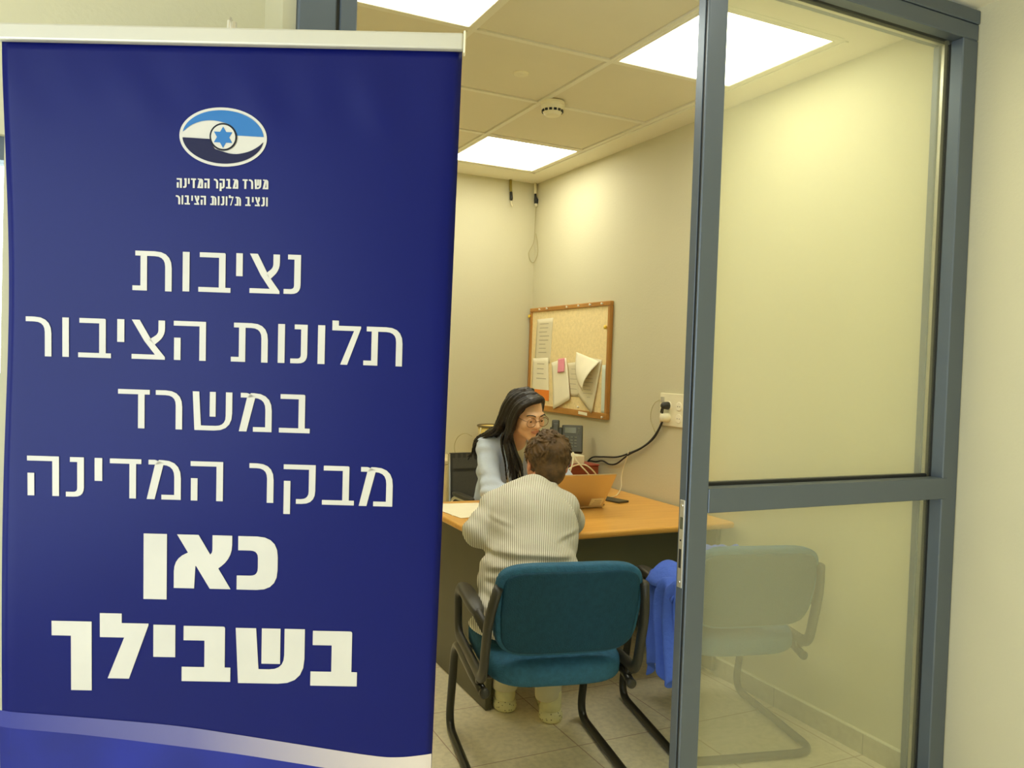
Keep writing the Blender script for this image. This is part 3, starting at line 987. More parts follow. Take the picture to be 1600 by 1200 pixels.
small_line(['he', 'nun', 'yod', 'dalet', 'mem', 'he', ' ', 'resh', 'qof', 'bet', 'mem', ' ', 'dalet', 'resh', 'shin', 'mem'], -0.5598, -0.3952, 1.6883, 1.6926, 0.0172)
small_line(['resh', 'vav', 'bet', 'yod', 'tsadi', 'he', ' ', 'tav', 'vav', 'nun', 'vav', 'lamed', 'tav', ' ', 'bet', 'yod', 'tsadi', 'nun', 'vav'], -0.5611, -0.3957, 1.6587, 1.6616, 0.0162)

# emblem: an eye in an oval ring, a six-pointed star in its iris
em = bpy.data.objects.new('emblem', None); C.objects.link(em); em.parent = bn
EC = (-0.4773, 1.7822); ES = 0.1566 / 864.0


def eu(x, y):
    return (EC[0] + (x - 560) * ES, EC[1] - (y - 405) * ES)


def eell(cx, cy, rx, ry, n=72, a0=0.0, a1=2 * PI):
    return [eu(cx + rx * math.cos(a0 + (a1 - a0) * k / n), cy - ry * math.sin(a0 + (a1 - a0) * k / n)) for k in range(n if a1 - a0 >= 2 * PI - 1e-6 else n + 1)]


def qcurve(pts, n=12):
    P = smooth_path([(x, y, 0) for x, y in pts], n)
    return [(p.x, p.y) for p in P]


bm = bmesh.new(); flat(bm, eell(560, 405, 432, 290), 0.0022); obj('oval_ring', bm, M['banner_white'], em, world=True)
up = [eu(x, y) for x, y in qcurve([(163, 368), (240, 305), (340, 262), (450, 247), (560, 262), (640, 292), (690, 352)])]
up += [eu(695, 385), eu(958, 388)]
up += [eu(560 + 402 * math.cos(a), 405 - 262 * math.sin(a)) for a in [0.065 + (PI - 0.065 - 0.14) * k / 40 for k in range(41)]]
bm = bmesh.new(); flat(bm, up, 0.0030); obj('upper_lid', bm, M['banner_sky'], em, world=True)
lo_ = [eu(163, 425), eu(430, 430), eu(445, 470)] + [eu(x, y) for x, y in qcurve([(480, 525), (560, 548), (640, 566), (720, 563), (820, 535), (900, 490), (957, 440)])]
lo_ += [eu(560 + 402 * math.cos(a), 405 - 262 * math.sin(a)) for a in [-0.16 - (PI - 0.16 - 0.10) * k / 40 for k in range(41)]]
bm = bmesh.new(); flat(bm, lo_, 0.0030); obj('lower_lid', bm, M['banner_navy'], em, world=True)
bm = bmesh.new(); flat(bm, eell(563, 405, 136, 136, 48), 0.0036); obj('iris_outline', bm, M['banner_black'], em, world=True)
bm = bmesh.new(); flat(bm, eell(563, 405, 119, 119, 48), 0.0042); obj('iris', bm, M['banner_white'], em, world=True)
star = []
for k in range(12):
    rr = 105 if k % 2 == 0 else 105 / math.sqrt(3)
    a = PI / 2 + k * PI / 6
    star.append(eu(563 + rr * math.cos(a), 410 - rr * math.sin(a)))
bm = bmesh.new(); flat(bm, star, 0.0048); obj('star', bm, M['banner_sky'], em, world=True)

# white swoosh near the bottom, printed as a fade from violet-blue to white
UP = [(-0.8842, 0.7019), (-0.70, 0.690), (-0.5534, 0.6783), (-0.44, 0.663), (-0.3286, 0.6464), (-0.1859, 0.6256), (-0.1291, 0.6226), (-0.0668, 0.6301)]
LO = [(-0.8845, 0.6701), (-0.72, 0.657), (-0.5858, 0.6422), (-0.45, 0.626), (-0.328, 0.608), (-0.248, 0.5963), (-0.15, 0.589), (-0.0668, 0.596)]
ua, la = qcurve(UP, 8), qcurve(LO, 8)
bm = bmesh.new()
va = [bm.verts.new(bsurf(u, v, 0.0018)) for u, v in ua]; vb = [bm.verts.new(bsurf(u, v, 0.0018)) for u, v in la]
for i in range(len(va) - 1):
    bm.faces.new((va[i], vb[i], vb[i + 1], va[i + 1]))
ms = mat('swoosh_print', (0.8, 0.8, 0.8, 1), 0.45)
nt = ms.node_tree; b_ = nt.nodes['Principled BSDF']; tcn = nt.nodes['Texture Coordinate']
dp = nt.nodes.new('ShaderNodeVectorMath'); dp.operation = 'DOT_PRODUCT'; dp.inputs[1].default_value = tuple(BR)
nt.links.new(tcn.outputs['Object'], dp.inputs[0])
mr = nt.nodes.new('ShaderNodeMapRange'); mr.inputs['From Min'].default_value = -0.40; mr.inputs['From Max'].default_value = 0.36
nt.links.new(dp.outputs['Value'], mr.inputs['Value'])
rp = nt.nodes.new('ShaderNodeValToRGB')
rp.color_ramp.elements[0].color = srgb(30, 38, 120); rp.color_ramp.elements[1].color = srgb(196, 184, 170)
e_ = rp.color_ramp.elements.new(0.45); e_.color = srgb(92, 90, 136)
nt.links.new(mr.outputs[0], rp.inputs[0]); nt.links.new(rp.outputs[0], b_.inputs['Base Color'])
obj('printed_swoosh', bm, ms, bn, world=True)
bm = bmesh.new()
vb = [bm.verts.new(bsurf(u, v, 0.0016)) for u, v in la]; vc = [bm.verts.new(bsurf(u, 0.07, 0.0016)) for u, v in la]
for i in range(len(vb) - 1):
    n_ = 12
    col_a = [vb[i]] if i == 0 else prevcol
    col_b = [vb[i + 1]]
    if i == 0:
        for k in range(1, n_):
            u, v = la[i]; col_a.append(bm.verts.new(bsurf(u, v + (0.07 - v) * k / n_, 0.0016)))
        col_a.append(vc[i])
    for k in range(1, n_):
        u, v = la[i + 1]; col_b.append(bm.verts.new(bsurf(u, v + (0.07 - v) * k / n_, 0.0016)))
    col_b.append(vc[i + 1])
    for k in range(n_):
        bm.faces.new((col_a[k], col_a[k + 1], col_b[k + 1], col_b[k]))
    prevcol = col_b
obj('printed_lower_field', bm, mat('lower_field_print', srgb(14, 28, 116), 0.36, 0, 0.35, 3.5, spec=0.30), bn, world=True)

# top clamp rail, end cap, support pole, base cassette
def bbox_uv(u0, u1, v0, v1, d0, d1, bevel=0.004):
    bm = nbox((u0, d0, v0), (u1, d1, v1), bevel, 2)
    for v in bm.verts:
        x, y, z = v.co
        v.co = BR * x + BN * y + Vector((0, 0, z + (x + 0.46) * 0.028 * (1 if v0 > 1 else 0)))
    return bm


obj('top_rail', bbox_uv(-0.884, -0.048, 1.9425, 1.9725, 1.489, 1.506), M['rail'], bn, world=True)
obj('rail_end_cap', bbox_uv(-0.048, -0.0445, 1.936, 1.976, 1.488, 1.508, 0.001), M['white_plastic'], bn, world=True)
obj('support_pole', ntube([BR * -0.472 + BN * (1.5 + (1.95 - z) * BK + 0.028) + Vector((0, 0, z)) for z in (0.06, 0.7, 1.3, 1.995)], 0.0085, 14), M['steel'], bn, world=True)
hk = [BR * -0.472 + BN * d + Vector((0, 0, z)) for d, z in ((1.526, 1.99), (1.517, 1.998), (1.508, 1.99), (1.506, 1.975))]
obj('pole_hook', ntube(hk, 0.003, 8), M['steel'], bn, world=True)
obj('base_cassette', bbox_uv(-0.90, -0.03, 0.0, 0.085, 1.54, 1.66, 0.015), M['rail'], bn, world=True)
for u in (-0.75, -0.18):
    fb = bbox_uv(u - 0.02, u + 0.02, 0.0, 0.012, 1.42, 1.78, 0.004)
    obj('foot', fb, M['steel'], bn, world=True)
# printed sheet runs down into the cassette

# ================================================================== DESK
DZ = 0.722
desk = thing('office_desk', 'beech topped L-shaped office desk with dark grey panels, running along the right wall', 'desk', (1.85, 3.2, 0))
outline = rpoly([(1.28, 2.79, .05), (2.485, 2.79, .03), (2.485, 4.44), (2.16, 4.44), (2.16, 3.62, .08), (1.28, 3.62, .05)], 6)
bm = bmesh.new()
vs = [bm.verts.new((x, y, DZ - 0.027)) for x, y in outline]
fc = bm.faces.new(vs)
r_ = bmesh.ops.extrude_face_region(bm, geom=[fc])
bmesh.ops.translate(bm, verts=[v for v in r_['geom'] if isinstance(v, bmesh.types.BMVert)], vec=(0, 0, 0.027))
es = [e for e in bm.edges if abs(e.verts[0].co.z - e.verts[1].co.z) < 1e-6]
bmesh.ops.bevel(bm, geom=es, offset=0.010, segments=4, affect='EDGES', profile=0.5)
obj('worktop', bm, M['desk_wood'], desk, world=True)
obj('end_panel', nbox((1.352, 2.925, 0.0), (1.378, 3.58, DZ - 0.027), 0.003, 1), M['desk_dark'], desk, world=True)
obj('end_panel', nbox((2.448, 2.875, 0.03), (2.472, 3.58, DZ - 0.027), 0.003, 1), M['desk_dark'], desk, world=True)
obj('modesty_panel', nbox((1.378, 3.03, 0.42), (2.448, 3.05, DZ - 0.027), 0.002, 1), M['modesty'], desk, world=True)
obj('end_panel', nbox((2.18, 4.39, 0.0), (2.46, 4.415, DZ - 0.027), 0.003, 1), M['desk_dark'], desk, world=True)

# ================================================================== VISITOR CHAIRS
CH_LOC = {}


def visitor_chair(loc, heading, label, full=True):
    """cantilever armchair; local y is the way the sitter looks"""
    t = thing('visitor_chair', label, 'chair', loc, -heading, 'teal visitor chairs at the desk')
    W = 0.262
    z0 = 0.0152
    zt = 0.355
    pts = [(-W + 0.012, -0.20, zt - 0.012), (-W, -0.10, zt), (-W, 0.24, zt + 0.012), (-W, 0.315, 0.02 + z0 - 0.02), (-W, -0.285, z0), (W, -0.285, z0), (W, 0.315, z0), (W, 0.24, zt + 0.012), (W, -0.10, zt), (W - 0.012, -0.20, zt - 0.012)]
    obj('cantilever_frame', ntube(fillet(pts, 0.085, 8), 0.0152, 14), M['black_metal'], t, smooth=True)
    sb = superell(bmesh.new(), (0, 0.018, 0.412), (0.236, 0.268, 0.056), 0.55, 0.5, 48, 20, lambda p: p + Vector((0, 0, -0.014 * (p.x / 0.24) ** 2 * 0 + 0.012 * (p.y / 0.24) - 0.012 * max(0, p.y / 0.24) ** 3)))
    obj('seat', sb, M['fabric'], t, smooth=True)
    obj('seat_pan', superell(bmesh.new(), (0, 0.035, 0.366), (0.215, 0.215, 0.014), 0.4, 0.4, 40, 10), M['black_plastic'], t, smooth=True)
    for y in (-0.10, 0.17):
        obj('cross_bar', ntube([(-W, y, zt + 0.004), (W, y, zt + 0.004)], 0.010, 10), M['black_metal'], t, smooth=True)

    def bend(p):
        q = p.copy()
        q.y += 0.16 * (q.x * q.x) - 0.20 * (q.z) - 0.004
        q.x *= 1.0 - 0.10 * max(0, -q.z / 0.145) ** 2
        return q
    BC = (0, -0.258, 0.622)
    bb = superell(bmesh.new(), BC, (0.242, 0.036, 0.152), 0.36, 0.36, 56, 26, lambda p: bend(p))
    bo = obj('backrest', bb, M['fabric'], t, smooth=True)
    bp_ = superell(bmesh.new(), (0, BC[1] - 0.024, BC[2] - 0.004), (0.226, 0.018, 0.136), 0.30, 0.34, 48, 20, lambda p: bend(p))
    obj('back_panel', bp_, M['fabric_back'], bo, smooth=True)
    for sx in (-1, 1):
        X = sx * (W - 0.002)
        ar = bpy.data.objects.new('armrest', None); C.objects.link(ar); ar.parent = t
        loop = [(X - sx * 0.02, -0.300, 0.705), (X, -0.270, 0.60), (X, -0.215, 0.388), (X, 0.205, 0.402), (X, 0.230, 0.560), (X, 0.12, 0.582), (X, -0.245, 0.560)]
        fr = ntube(fillet(loop, 0.05, 6), 0.0145, 14, False, 0.0215, (sx, 0, 0.02))
        obj('arm_loop', fr, M['black_plastic'], ar, smooth=True)
        obj('arm_pad', superell(bmesh.new(), (X, 0.015, 0.588), (0.028, 0.155, 0.016), 0.6, 0.75, 28, 12, lambda p: p + Vector((0, 0, -0.25 * p.y * p.y + 0.06 * p.y))), M['black_plastic'], ar, smooth=True)
        obj('bolt', lathe(bmesh.new(), (X - sx * 0.002, -0.165, 0.372), [(0.010, -0.012), (0.013, -0.008), (0.013, 0.008), (0.010, 0.012)], 14, 'x'), M['black_metal'], ar, smooth=True)
        obj('end_cap', lathe(bmesh.new(), (sx * (W - 0.012), -0.205, zt - 0.012), [(0.012, -0.008), (0.0165, -0.004), (0.0165, 0.010), (0.012, 0.012)], 16, 'y'), M['black_plastic'], ar, smooth=True)
    return t


HD = math.radians(11.5)
visitor_chair((1.355, 2.475, 0), HD, 'teal fabric visitor chair the person in the striped shirt sits on')
visitor_chair((2.125, 2.475, 0), math.radians(13), 'teal fabric visitor chair behind the glass pane with a blue coat over it')

# ================================================================== BLUE COAT over the second chair
c0 = Vector((2.125, 2.475, 0)); ch, sh = math.cos(math.radians(13)), math.sin(math.radians(13))


def c2w(x, y, z):
    return Vector((c0.x + x * ch + y * sh, c0.y - x * sh + y * ch, z))


bm = bmesh.new()
NS, NT = 40, 44
rows = []
for j in range(NT + 1):
    t = j / NT                      # along the arm, rear to front
    row = []
    for i in range(NS + 1):
        s = i / NS                  # from the hem outside, over the arm, across the seat
        y = -0.25 + 0.25 * t
        drop = 0.27 + 0.05 * math.sin(t * 7.0) + 0.05 * (t > 0.62) - 0.02 * t
        ridge = 0.618 + 0.012 * math.sin(t * 5 + 1.0)
        if s < 0.55:
            a = 1 - s / 0.55        # 1 at hem .. 0 at the ridge
            k = math.sin(min(1, (1 - a) * 1.6) * PI / 2)
            x = -0.290 - 0.030 * (a ** 0.5) + 0.018 * math.sin(t * 19 + a * 3.0) * (0.3 + a)
            z = ridge - drop * 1.12 * a - 0.012 * (1 - a)
            y += -0.05 * a + 0.02 * math.sin(a * 5)
        else:
            a = (s - 0.55) / 0.45
            x = -0.290 + 0.36 * a
            z = ridge - 0.14 * max(0.0, min(1.0, (a - 0.18) * 1.6)) ** 1.5 + 0.015 * math.sin(t * 14 + a * 8)
        row.append(bm.verts.new(c2w(x, y, z)))
    rows.append(row)
for a, b in zip(rows, rows[1:]):
    for i in range(NS):
        bm.faces.new((a[i], a[i + 1], b[i + 1], b[i]))
cr = thing('coat', 'royal blue coat draped over the arm and seat of the chair behind the glass', 'coat', tuple(c2w(-0.28, 0, 0.3)))
co = obj('coat_body', bm, M['coat'], cr, world=True, smooth=True)
m_ = co.modifiers.new('thickness', 'SOLIDIFY'); m_.thickness = 0.008
m_ = co.modifiers.new('soften', 'SUBSURF'); m_.levels = 1; m_.render_levels = 1
# collar flap and the part thrown over the backrest top
bm = bmesh.new()
rows = []
for j in range(25):
    t = j / 24
    row = []
    for i in range(19):
        s = i / 18
        x = -0.26 + 0.19 * t
        a = (s - 0.5) * 2
        y = -0.275 + 0.055 * a + 0.07 * x * x + 0.06 * max(0, a)
        z = 0.776 - 0.10 * abs(a) ** 1.6 - (0.18 * max(0, a)) + 0.006 * math.sin(t * 21 + s * 4) - 0.02 * t * t
        if a < 0:
            z = 0.776 - 0.030 * abs(a) ** 1.4 + 0.004 * math.sin(t * 21)
            y = -0.275 - 0.045 * abs(a) ** 0.7 + 0.07 * x * x
        row.append(bm.verts.new(c2w(x, y + 0.02, z)))
    rows.append(row)
for a, b in zip(rows, rows[1:]):
    for i in range(18):
        bm.faces.new((a[i], a[i + 1], b[i + 1], b[i]))
cf = obj('collar', bm, M['coat'], cr, world=True, smooth=True)
m_ = cf.modifiers.new('thickness', 'SOLIDIFY'); m_.thickness = 0.007
# folded lapel seen at the top of the hanging side
bm = bmesh.new()
rows = []
for j in range(15):
    t = j / 14
    row = []
    for i in range(11):
        s = i / 10
        x = -0.310 + 0.16 * s + 0.02 * math.sin(t * 4)
        y = -0.24 + 0.20 * t + 0.05 * s
        z = 0.622 + 0.030 * math.sin(s * PI) + 0.02 * t - 0.05 * (1 - s) ** 2
        row.append(bm.verts.new(c2w(x, y, z)))
    rows.append(row)
for a, b in zip(rows, rows[1:]):
    for i in range(10):
        bm.faces.new((a[i], a[i + 1], b[i + 1], b[i]))
lp = obj('lapel', bm, M['coat'], cr, world=True, smooth=True)
m_ = lp.modifiers.new('thickness', 'SOLIDIFY'); m_.thickness = 0.007

# ================================================================== OFFICE CHAIR behind the desk
oc = thing('office_chair', 'black mesh backed office chair with chrome arms behind the desk', 'chair', (1.945, 4.03, 0))
ocw = 0.235
def oc_back(name, mtl, x0, x1, z0, z1, d, par):
    bm = bmesh.new()
    n = 14
    front, back = [], []
    for i in range(n + 1):
        x = x0 + (x1 - x0) * i / n
        yy = 0.20 - 0.25 * x * x
        front.append((x, yy)); back.append((x, yy + d))
    lean = 0.10
    def P(x, y, z): return bm.verts.new((x, y + (z - 0.5) * lean, z))
    A = [P(x, y, z0) for x, y in front]; B = [P(x, y, z1) for x, y in front]
    A2 = [P(x, y, z0) for x, y in back]; B2 = [P(x, y, z1) for x, y in back]
    for i in range(n):
        bm.faces.new((A[i], A[i + 1], B[i + 1], B[i])); bm.faces.new((A2[i + 1], A2[i], B2[i], B2[i + 1]))
        bm.faces.new((B[i], B[i + 1], B2[i + 1], B2[i])); bm.faces.new((A[i + 1], A[i], A2[i], A2[i + 1]))
    bm.faces.new((A[0], B[0], B2[0], A2[0])); bm.faces.new((B[-1], A[-1], A2[-1], B2[-1]))
    return obj(name, bm, mtl, par, smooth=False)
oc_back('mesh_back', M['mesh'], -ocw, ocw, 0.50, 0.872, 0.006, oc)
oc_back('top_band', M['black_plastic'], -ocw - 0.004, ocw + 0.004, 0.848, 0.876, 0.018, oc)
oc_back('middle_band', M['black_plastic'], -ocw, ocw, 0.772, 0.788, 0.014, oc)
for sx in (-1, 1):
    oc_back('side_rail', M['black_plastic'], sx * ocw - 0.014, sx * ocw + 0.014, 0.46, 0.876, 0.018, oc)
    oc_back('chrome_strip', M['chrome'], sx * (ocw + 0.019) - 0.004, sx * (ocw + 0.019) + 0.004, 0.46, 0.872, 0.02, oc)
    ap = [(sx * 0.26, 0.17, 0.60), (sx * 0.265, 0.10, 0.650), (sx * 0.265, -0.14, 0.655), (sx * 0.262, -0.20, 0.60), (sx * 0.25, -0.12, 0.45)]
    obj('arm', ntube(fillet(ap, 0.05), 0.011, 12), M['chrome'], oc, smooth=True)
    obj('arm_pad', superell(bmesh.new(), (sx * 0.265, -0.02, 0.671), (0.024, 0.13, 0.012), 0.5, 0.6), M['black_plastic'], oc, smooth=True)
obj('seat', superell(bmesh.new(), (0, -0.02, 0.44), (0.24, 0.235, 0.035), 0.45, 0.4), M['black_plastic'], oc, smooth=True)
obj('gas_column', lathe(bmesh.new(), (0, 0, 0), [(0.025, 0.09), (0.025, 0.41)], 16), M['chrome'], oc, smooth=True)
for k in range(5):
    a = 2 * PI * k / 5 + 0.3
    lg = obj('base_arm', ntube([(0, 0, 0.11), (0.26 * math.cos(a), 0.26 * math.sin(a), 0.075)], [0.02, 0.013], 10), M['black_plastic'], oc, smooth=True)
    obj('castor', lathe(bmesh.new(), (0.26 * math.cos(a), 0.26 * math.sin(a), 0.032), [(0.02, -0.018), (0.031, -0.012), (0.031, 0.012), (0.02, 0.018)], 16, 'x'), M['black_plastic'], lg, smooth=True)

# ================================================================== LAPTOP
lt = thing('laptop', 'open warm silver laptop on the desk in front of the woman, lid back towards us', 'laptop', (1.932, 3.272, DZ), math.radians(-2))
obj('keyboard_base', nbox((-0.155, 0, 0.002), (0.155, 0.215, 0.014), 0.004, 2), M['laptop'], lt)
obj('keys', nbox((-0.135, 0.06, 0.0135), (0.135, 0.16, 0.0155)), M['laptop_dark'], lt)
LA = math.radians(125)
def lid(x0, x1, v0, v1, d0, d1, bev=0.004):
    bm = nbox((x0, d0, v0), (x1, d1, v1), bev, 2)
    bm.transform(Matrix.Translation((0, 0.003, 0.012)) @ Matrix.Rotation(LA - PI / 2, 4, 'X'))
    return bm
ldo = obj('lid', lid(-0.155, 0.155, 0, 0.205, -0.006, 0.0), M['laptop'], lt)
obj('screen', lid(-0.145, 0.145, 0.012, 0.195, 0.0002, 0.0012, 0), M['laptop_dark'], ldo)
st = obj('sticker', lid(0.075, 0.142, 0.008, 0.052, -0.0068, -0.0058, 0), M['paper'], ldo)
hb_ = bmesh.new()
for k in range(3):
    b2 = lid(0.086 + 0.004 * k, 0.132, 0.016 + 0.011 * k, 0.0195 + 0.011 * k, -0.0074, -0.0066, 0)
    tmp = bpy.data.meshes.new('t'); b2.to_mesh(tmp); b2.free(); hb_.from_mesh(tmp); bpy.data.meshes.remove(tmp)
obj('printed_lines', hb_, M['ink'], ldo)
obj('power_plug', ntube([(0.155, 0.03, 0.008), (0.172, 0.032, 0.008), (0.19, 0.05, 0.006)], 0.004, 8), M['laptop_dark'], lt, smooth=True)

# mobile phone on the desk
mp = tag(obj('mobile_phone', nbox((-0.038, -0.078, 0), (0.038, 0.078, 0.010), 0.004, 3), M['mobile'], None, (2.245, 3.43, DZ), smooth=False), 'dark mobile phone lying flat on the desk right of the laptop', 'phone')
mp.rotation_euler = (0, 0, math.radians(16))
# papers under the person's left arm
for k, (x, y, rz, lab) in enumerate(((1.42, 3.36, 0.12, 'white sheet of paper lying on the left end of the desk, uppermost'), (1.44, 3.40, -0.10, 'white sheet of paper on the desk, mostly under another sheet'))):
    p_ = tag(obj('paper_sheet', nbox((-0.105, -0.148, 0), (0.105, 0.148, 0.0012)), M['paper'], None, (x, y, DZ + 0.0002 + 0.0014 * (1 - k))), lab, 'paper', 'papers on the desk')
    p_.rotation_euler = (0, 0, rz)

# ================================================================== DESK PHONE, BOX, CABLES
bx = thing('wooden_box', 'red brown wooden box at the wall end of the desk, under the telephone', 'box', (2.30, 4.00, DZ))
obj('body', nbox((-0.115, -0.14, 0.0), (0.13, 0.14, 0.115), 0.004, 1), M['red_box'], bx)
obj('lid', nbox((-0.118, -0.143, 0.115), (0.133, 0.143, 0.124), 0.003, 1), M['red_card'], bx)
wb = tag(obj('carton', nbox((-0.06, -0.08, 0), (0.06, 0.08, 0.045), 0.003, 1), M['white_plastic'], None, (2.30, 3.98, DZ + 0.1245)), 'small white carton on the red brown box, below the telephone', 'box')
ph = thing('desk_telephone', 'dark grey desk telephone with screen and keypad standing before the right wall', 'telephone', (2.33, 4.04, DZ + 0.169), math.radians(-28))
TA = math.radians(-24)
def tel(lo, hi, bev=0.003):
    b = nbox(lo, hi, bev, 2)
    b.transform(Matrix.Translation((0, 0, 0.0)) @ Matrix.Rotation(TA, 4, 'X'))
    return b
obj('body', tel((-0.035, -0.02, 0.0), (0.085, 0.012, 0.165), 0.006), M['phone_black'], ph)
obj('cradle', tel((-0.105, -0.016, 0.0), (-0.034, 0.012, 0.15), 0.006), M['phone_black'], ph)
obj('stand', nbox((-0.05, 0.02, 0.0), (0.05, 0.085, 0.10), 0.01, 1), M['phone_black'], ph)
obj('screen', tel((-0.02, -0.0215, 0.112), (0.045, -0.0195, 0.148), 0.001), M['phone_screen'], ph)
for i in range(4):
    obj('function_key', tel((0.055, -0.022, 0.110 + 0.010 * i), (0.066, -0.0195, 0.116 + 0.010 * i), 0.001), M['phone_key'], ph)
for r in range(4):
    for c in range(3):
        obj('key', tel((-0.008 + 0.022 * c, -0.0225, 0.028 + 0.018 * r), (0.006 + 0.022 * c, -0.0195, 0.038 + 0.018 * r), 0.001), M['phone_key'], ph)
hs = bmesh.new()
box(hs, (-0.095, -0.045, 0.005), (-0.050, -0.018, 0.048), 0.008, 2); box(hs, (-0.095, -0.045, 0.138), (-0.050, -0.018, 0.185), 0.008, 2); box(hs, (-0.089, -0.052, 0.03), (-0.056, -0.034, 0.16), 0.006, 2)
hs.transform(Matrix.Rotation(TA, 4, 'X'))
obj('handset', hs, M['phone_black'], ph)


def cable(name, label, pts, r, m, n=8):
    bm = ntube(smooth_path(pts, n), r, 8)
    return tag(obj(name, bm, m, None, smooth=True), label, 'cable')


cable('power_cable', 'black power cable from the black plug in the wall socket to the desk', [(2.462, 3.330, 1.203), (2.472, 3.35, 1.17), (2.484, 3.367, 1.136), (2.488, 3.391, 1.092), (2.488, 3.447, 1.031), (2.488, 3.529, 0.979), (2.488, 3.644, 0.934), (2.486, 3.766, 0.897), (2.484, 3.916, 0.880), (2.478, 4.02, 0.862), (2.462, 4.06, 0.80), (2.455, 4.03, 0.735)], 0.0048, M['cable_black'])
cable('power_cable', 'black power cable from the white plug, hanging in a lower loop along the wall', [(2.466, 3.335, 1.137), (2.478, 3.37, 1.098), (2.486, 3.437, 1.030), (2.479, 3.529, 0.972), (2.478, 3.644, 0.924), (2.486, 3.764, 0.862), (2.486, 3.84, 0.848), (2.486, 3.914, 0.858), (2.484, 3.98, 0.845), (2.470, 4.04, 0.838), (2.452, 3.99, 0.78), (2.447, 3.93, 0.735)], 0.0048, M['cable_black'])
cable('charger_cable', 'thin white charger cable drooping from the black cables to the desk', [(2.476, 3.640, 0.945), (2.478, 3.66, 0.90), (2.480, 3.69, 0.85), (2.478, 3.703, 0.797), (2.45, 3.66, 0.75), (2.36, 3.56, 0.7268), (2.285, 3.50, 0.727)], 0.0026, M['cable_white'])
cable('thin_cable', 'thin pale wire looping from the left side of the wall socket', [(2.497, 3.40, 1.235), (2.49, 3.44, 1.215), (2.49, 3.468, 1.178), (2.492, 3.476, 1.128), (2.492, 3.451, 1.087), (2.492, 3.43, 1.062)], 0.0018, M['cable_grey'])
for k, (pts, lab) in enumerate((([(2.41, 3.855, 0.725), (2.33, 3.80, 0.80), (2.27, 3.83, 0.87), (2.26, 3.86, 0.915), (2.245, 3.83, 0.87), (2.20, 3.80, 0.79), (2.16, 3.80, 0.726)], 'white cable arching highest over the front of the red brown box'),
                               ([(2.43, 3.86, 0.73), (2.38, 3.81, 0.80), (2.31, 3.82, 0.852), (2.22, 3.82, 0.835), (2.15, 3.83, 0.76), (2.12, 3.83, 0.727)], 'white cable arching lower over the front of the red brown box'))):
    cable('white_cable', lab, pts, 0.0042, M['cable_white'])
cable('telephone_cord', 'black telephone cord looping down from the desk telephone', [(2.34, 3.985, 0.90), (2.26, 3.88, 0.875), (2.22, 3.83, 0.84), (2.20, 3.80, 0.79), (2.21, 3.80, 0.728)], 0.0035, M['cable_black'])

# ================================================================== WALL SOCKET
ws = thing('wall_socket', 'white multiple wall socket plate half hidden by the partition post', 'socket', (XW, 3.27, 1.187))
obj('plate', nbox((-0.012, -0.15, -0.082), (-0.0005, 0.128, 0.082), 0.003, 2), M['white_plastic'], ws)
for k, (y, z) in enumerate(((0.055, 0.02), (0.055, -0.04), (-0.03, 0.02), (-0.03, -0.04), (-0.105, 0.02), (-0.105, -0.04))):
    g = obj('outlet', lathe(bmesh.new(), (-0.013, y, z), [(0.020, -0.002), (0.023, 0.0), (0.023, 0.004)], 24, 'x'), M['paper'], ws, smooth=False)
    obj('contact_hole', lathe(bmesh.new(), (-0.0155, y + 0.008, z), [(0.0025, 0), (0.0025, 0.003)], 10, 'x'), M['dark_hole'], g)
    obj('contact_hole', lathe(bmesh.new(), (-0.0155, y - 0.008, z), [(0.0025, 0), (0.0025, 0.003)], 10, 'x'), M['dark_hole'], g)
sw = bmesh.new()
for k in range(3):
    box(sw, (-0.0145, 0.092 + 0.011 * k, 0.035), (-0.011, 0.100 + 0.011 * k, 0.062), 0.001, 1)
obj('switch', sw, M['steel'], ws)
bp2 = thing('power_plug', 'black power plug in the wall socket', 'plug', (XW - 0.015, 3.325, 1.207))
obj('body', lathe(bmesh.new(), (0, 0, 0), [(0.010, -0.040), (0.017, -0.032), (0.020, -0.006), (0.020, 0.0)], 20, 'x'), M['black_plastic'], bp2, smooth=True)
obj('strain_relief', ntube([(-0.025, 0.0, -0.004), (-0.028, 0.012, -0.02), (-0.026, 0.022, -0.036)], [0.009, 0.007, 0.005], 10), M['black_plastic'], bp2, smooth=True)
wp2 = thing('power_plug', 'white round power plug in the wall socket, below the black one', 'plug', (XW - 0.015, 3.325, 1.147))
obj('body', lathe(bmesh.new(), (0, 0, 0), [(0.012, -0.042), (0.020, -0.036), (0.023, -0.006), (0.023, 0.0)], 22, 'x'), M['white_plastic'], wp2, smooth=True)
obj('strain_relief', ntube([(-0.022, 0.004, -0.006), (-0.022, 0.020, -0.014), (-0.020, 0.032, -0.024)], [0.009, 0.007, 0.005], 10), M['white_plastic'], wp2, smooth=True)

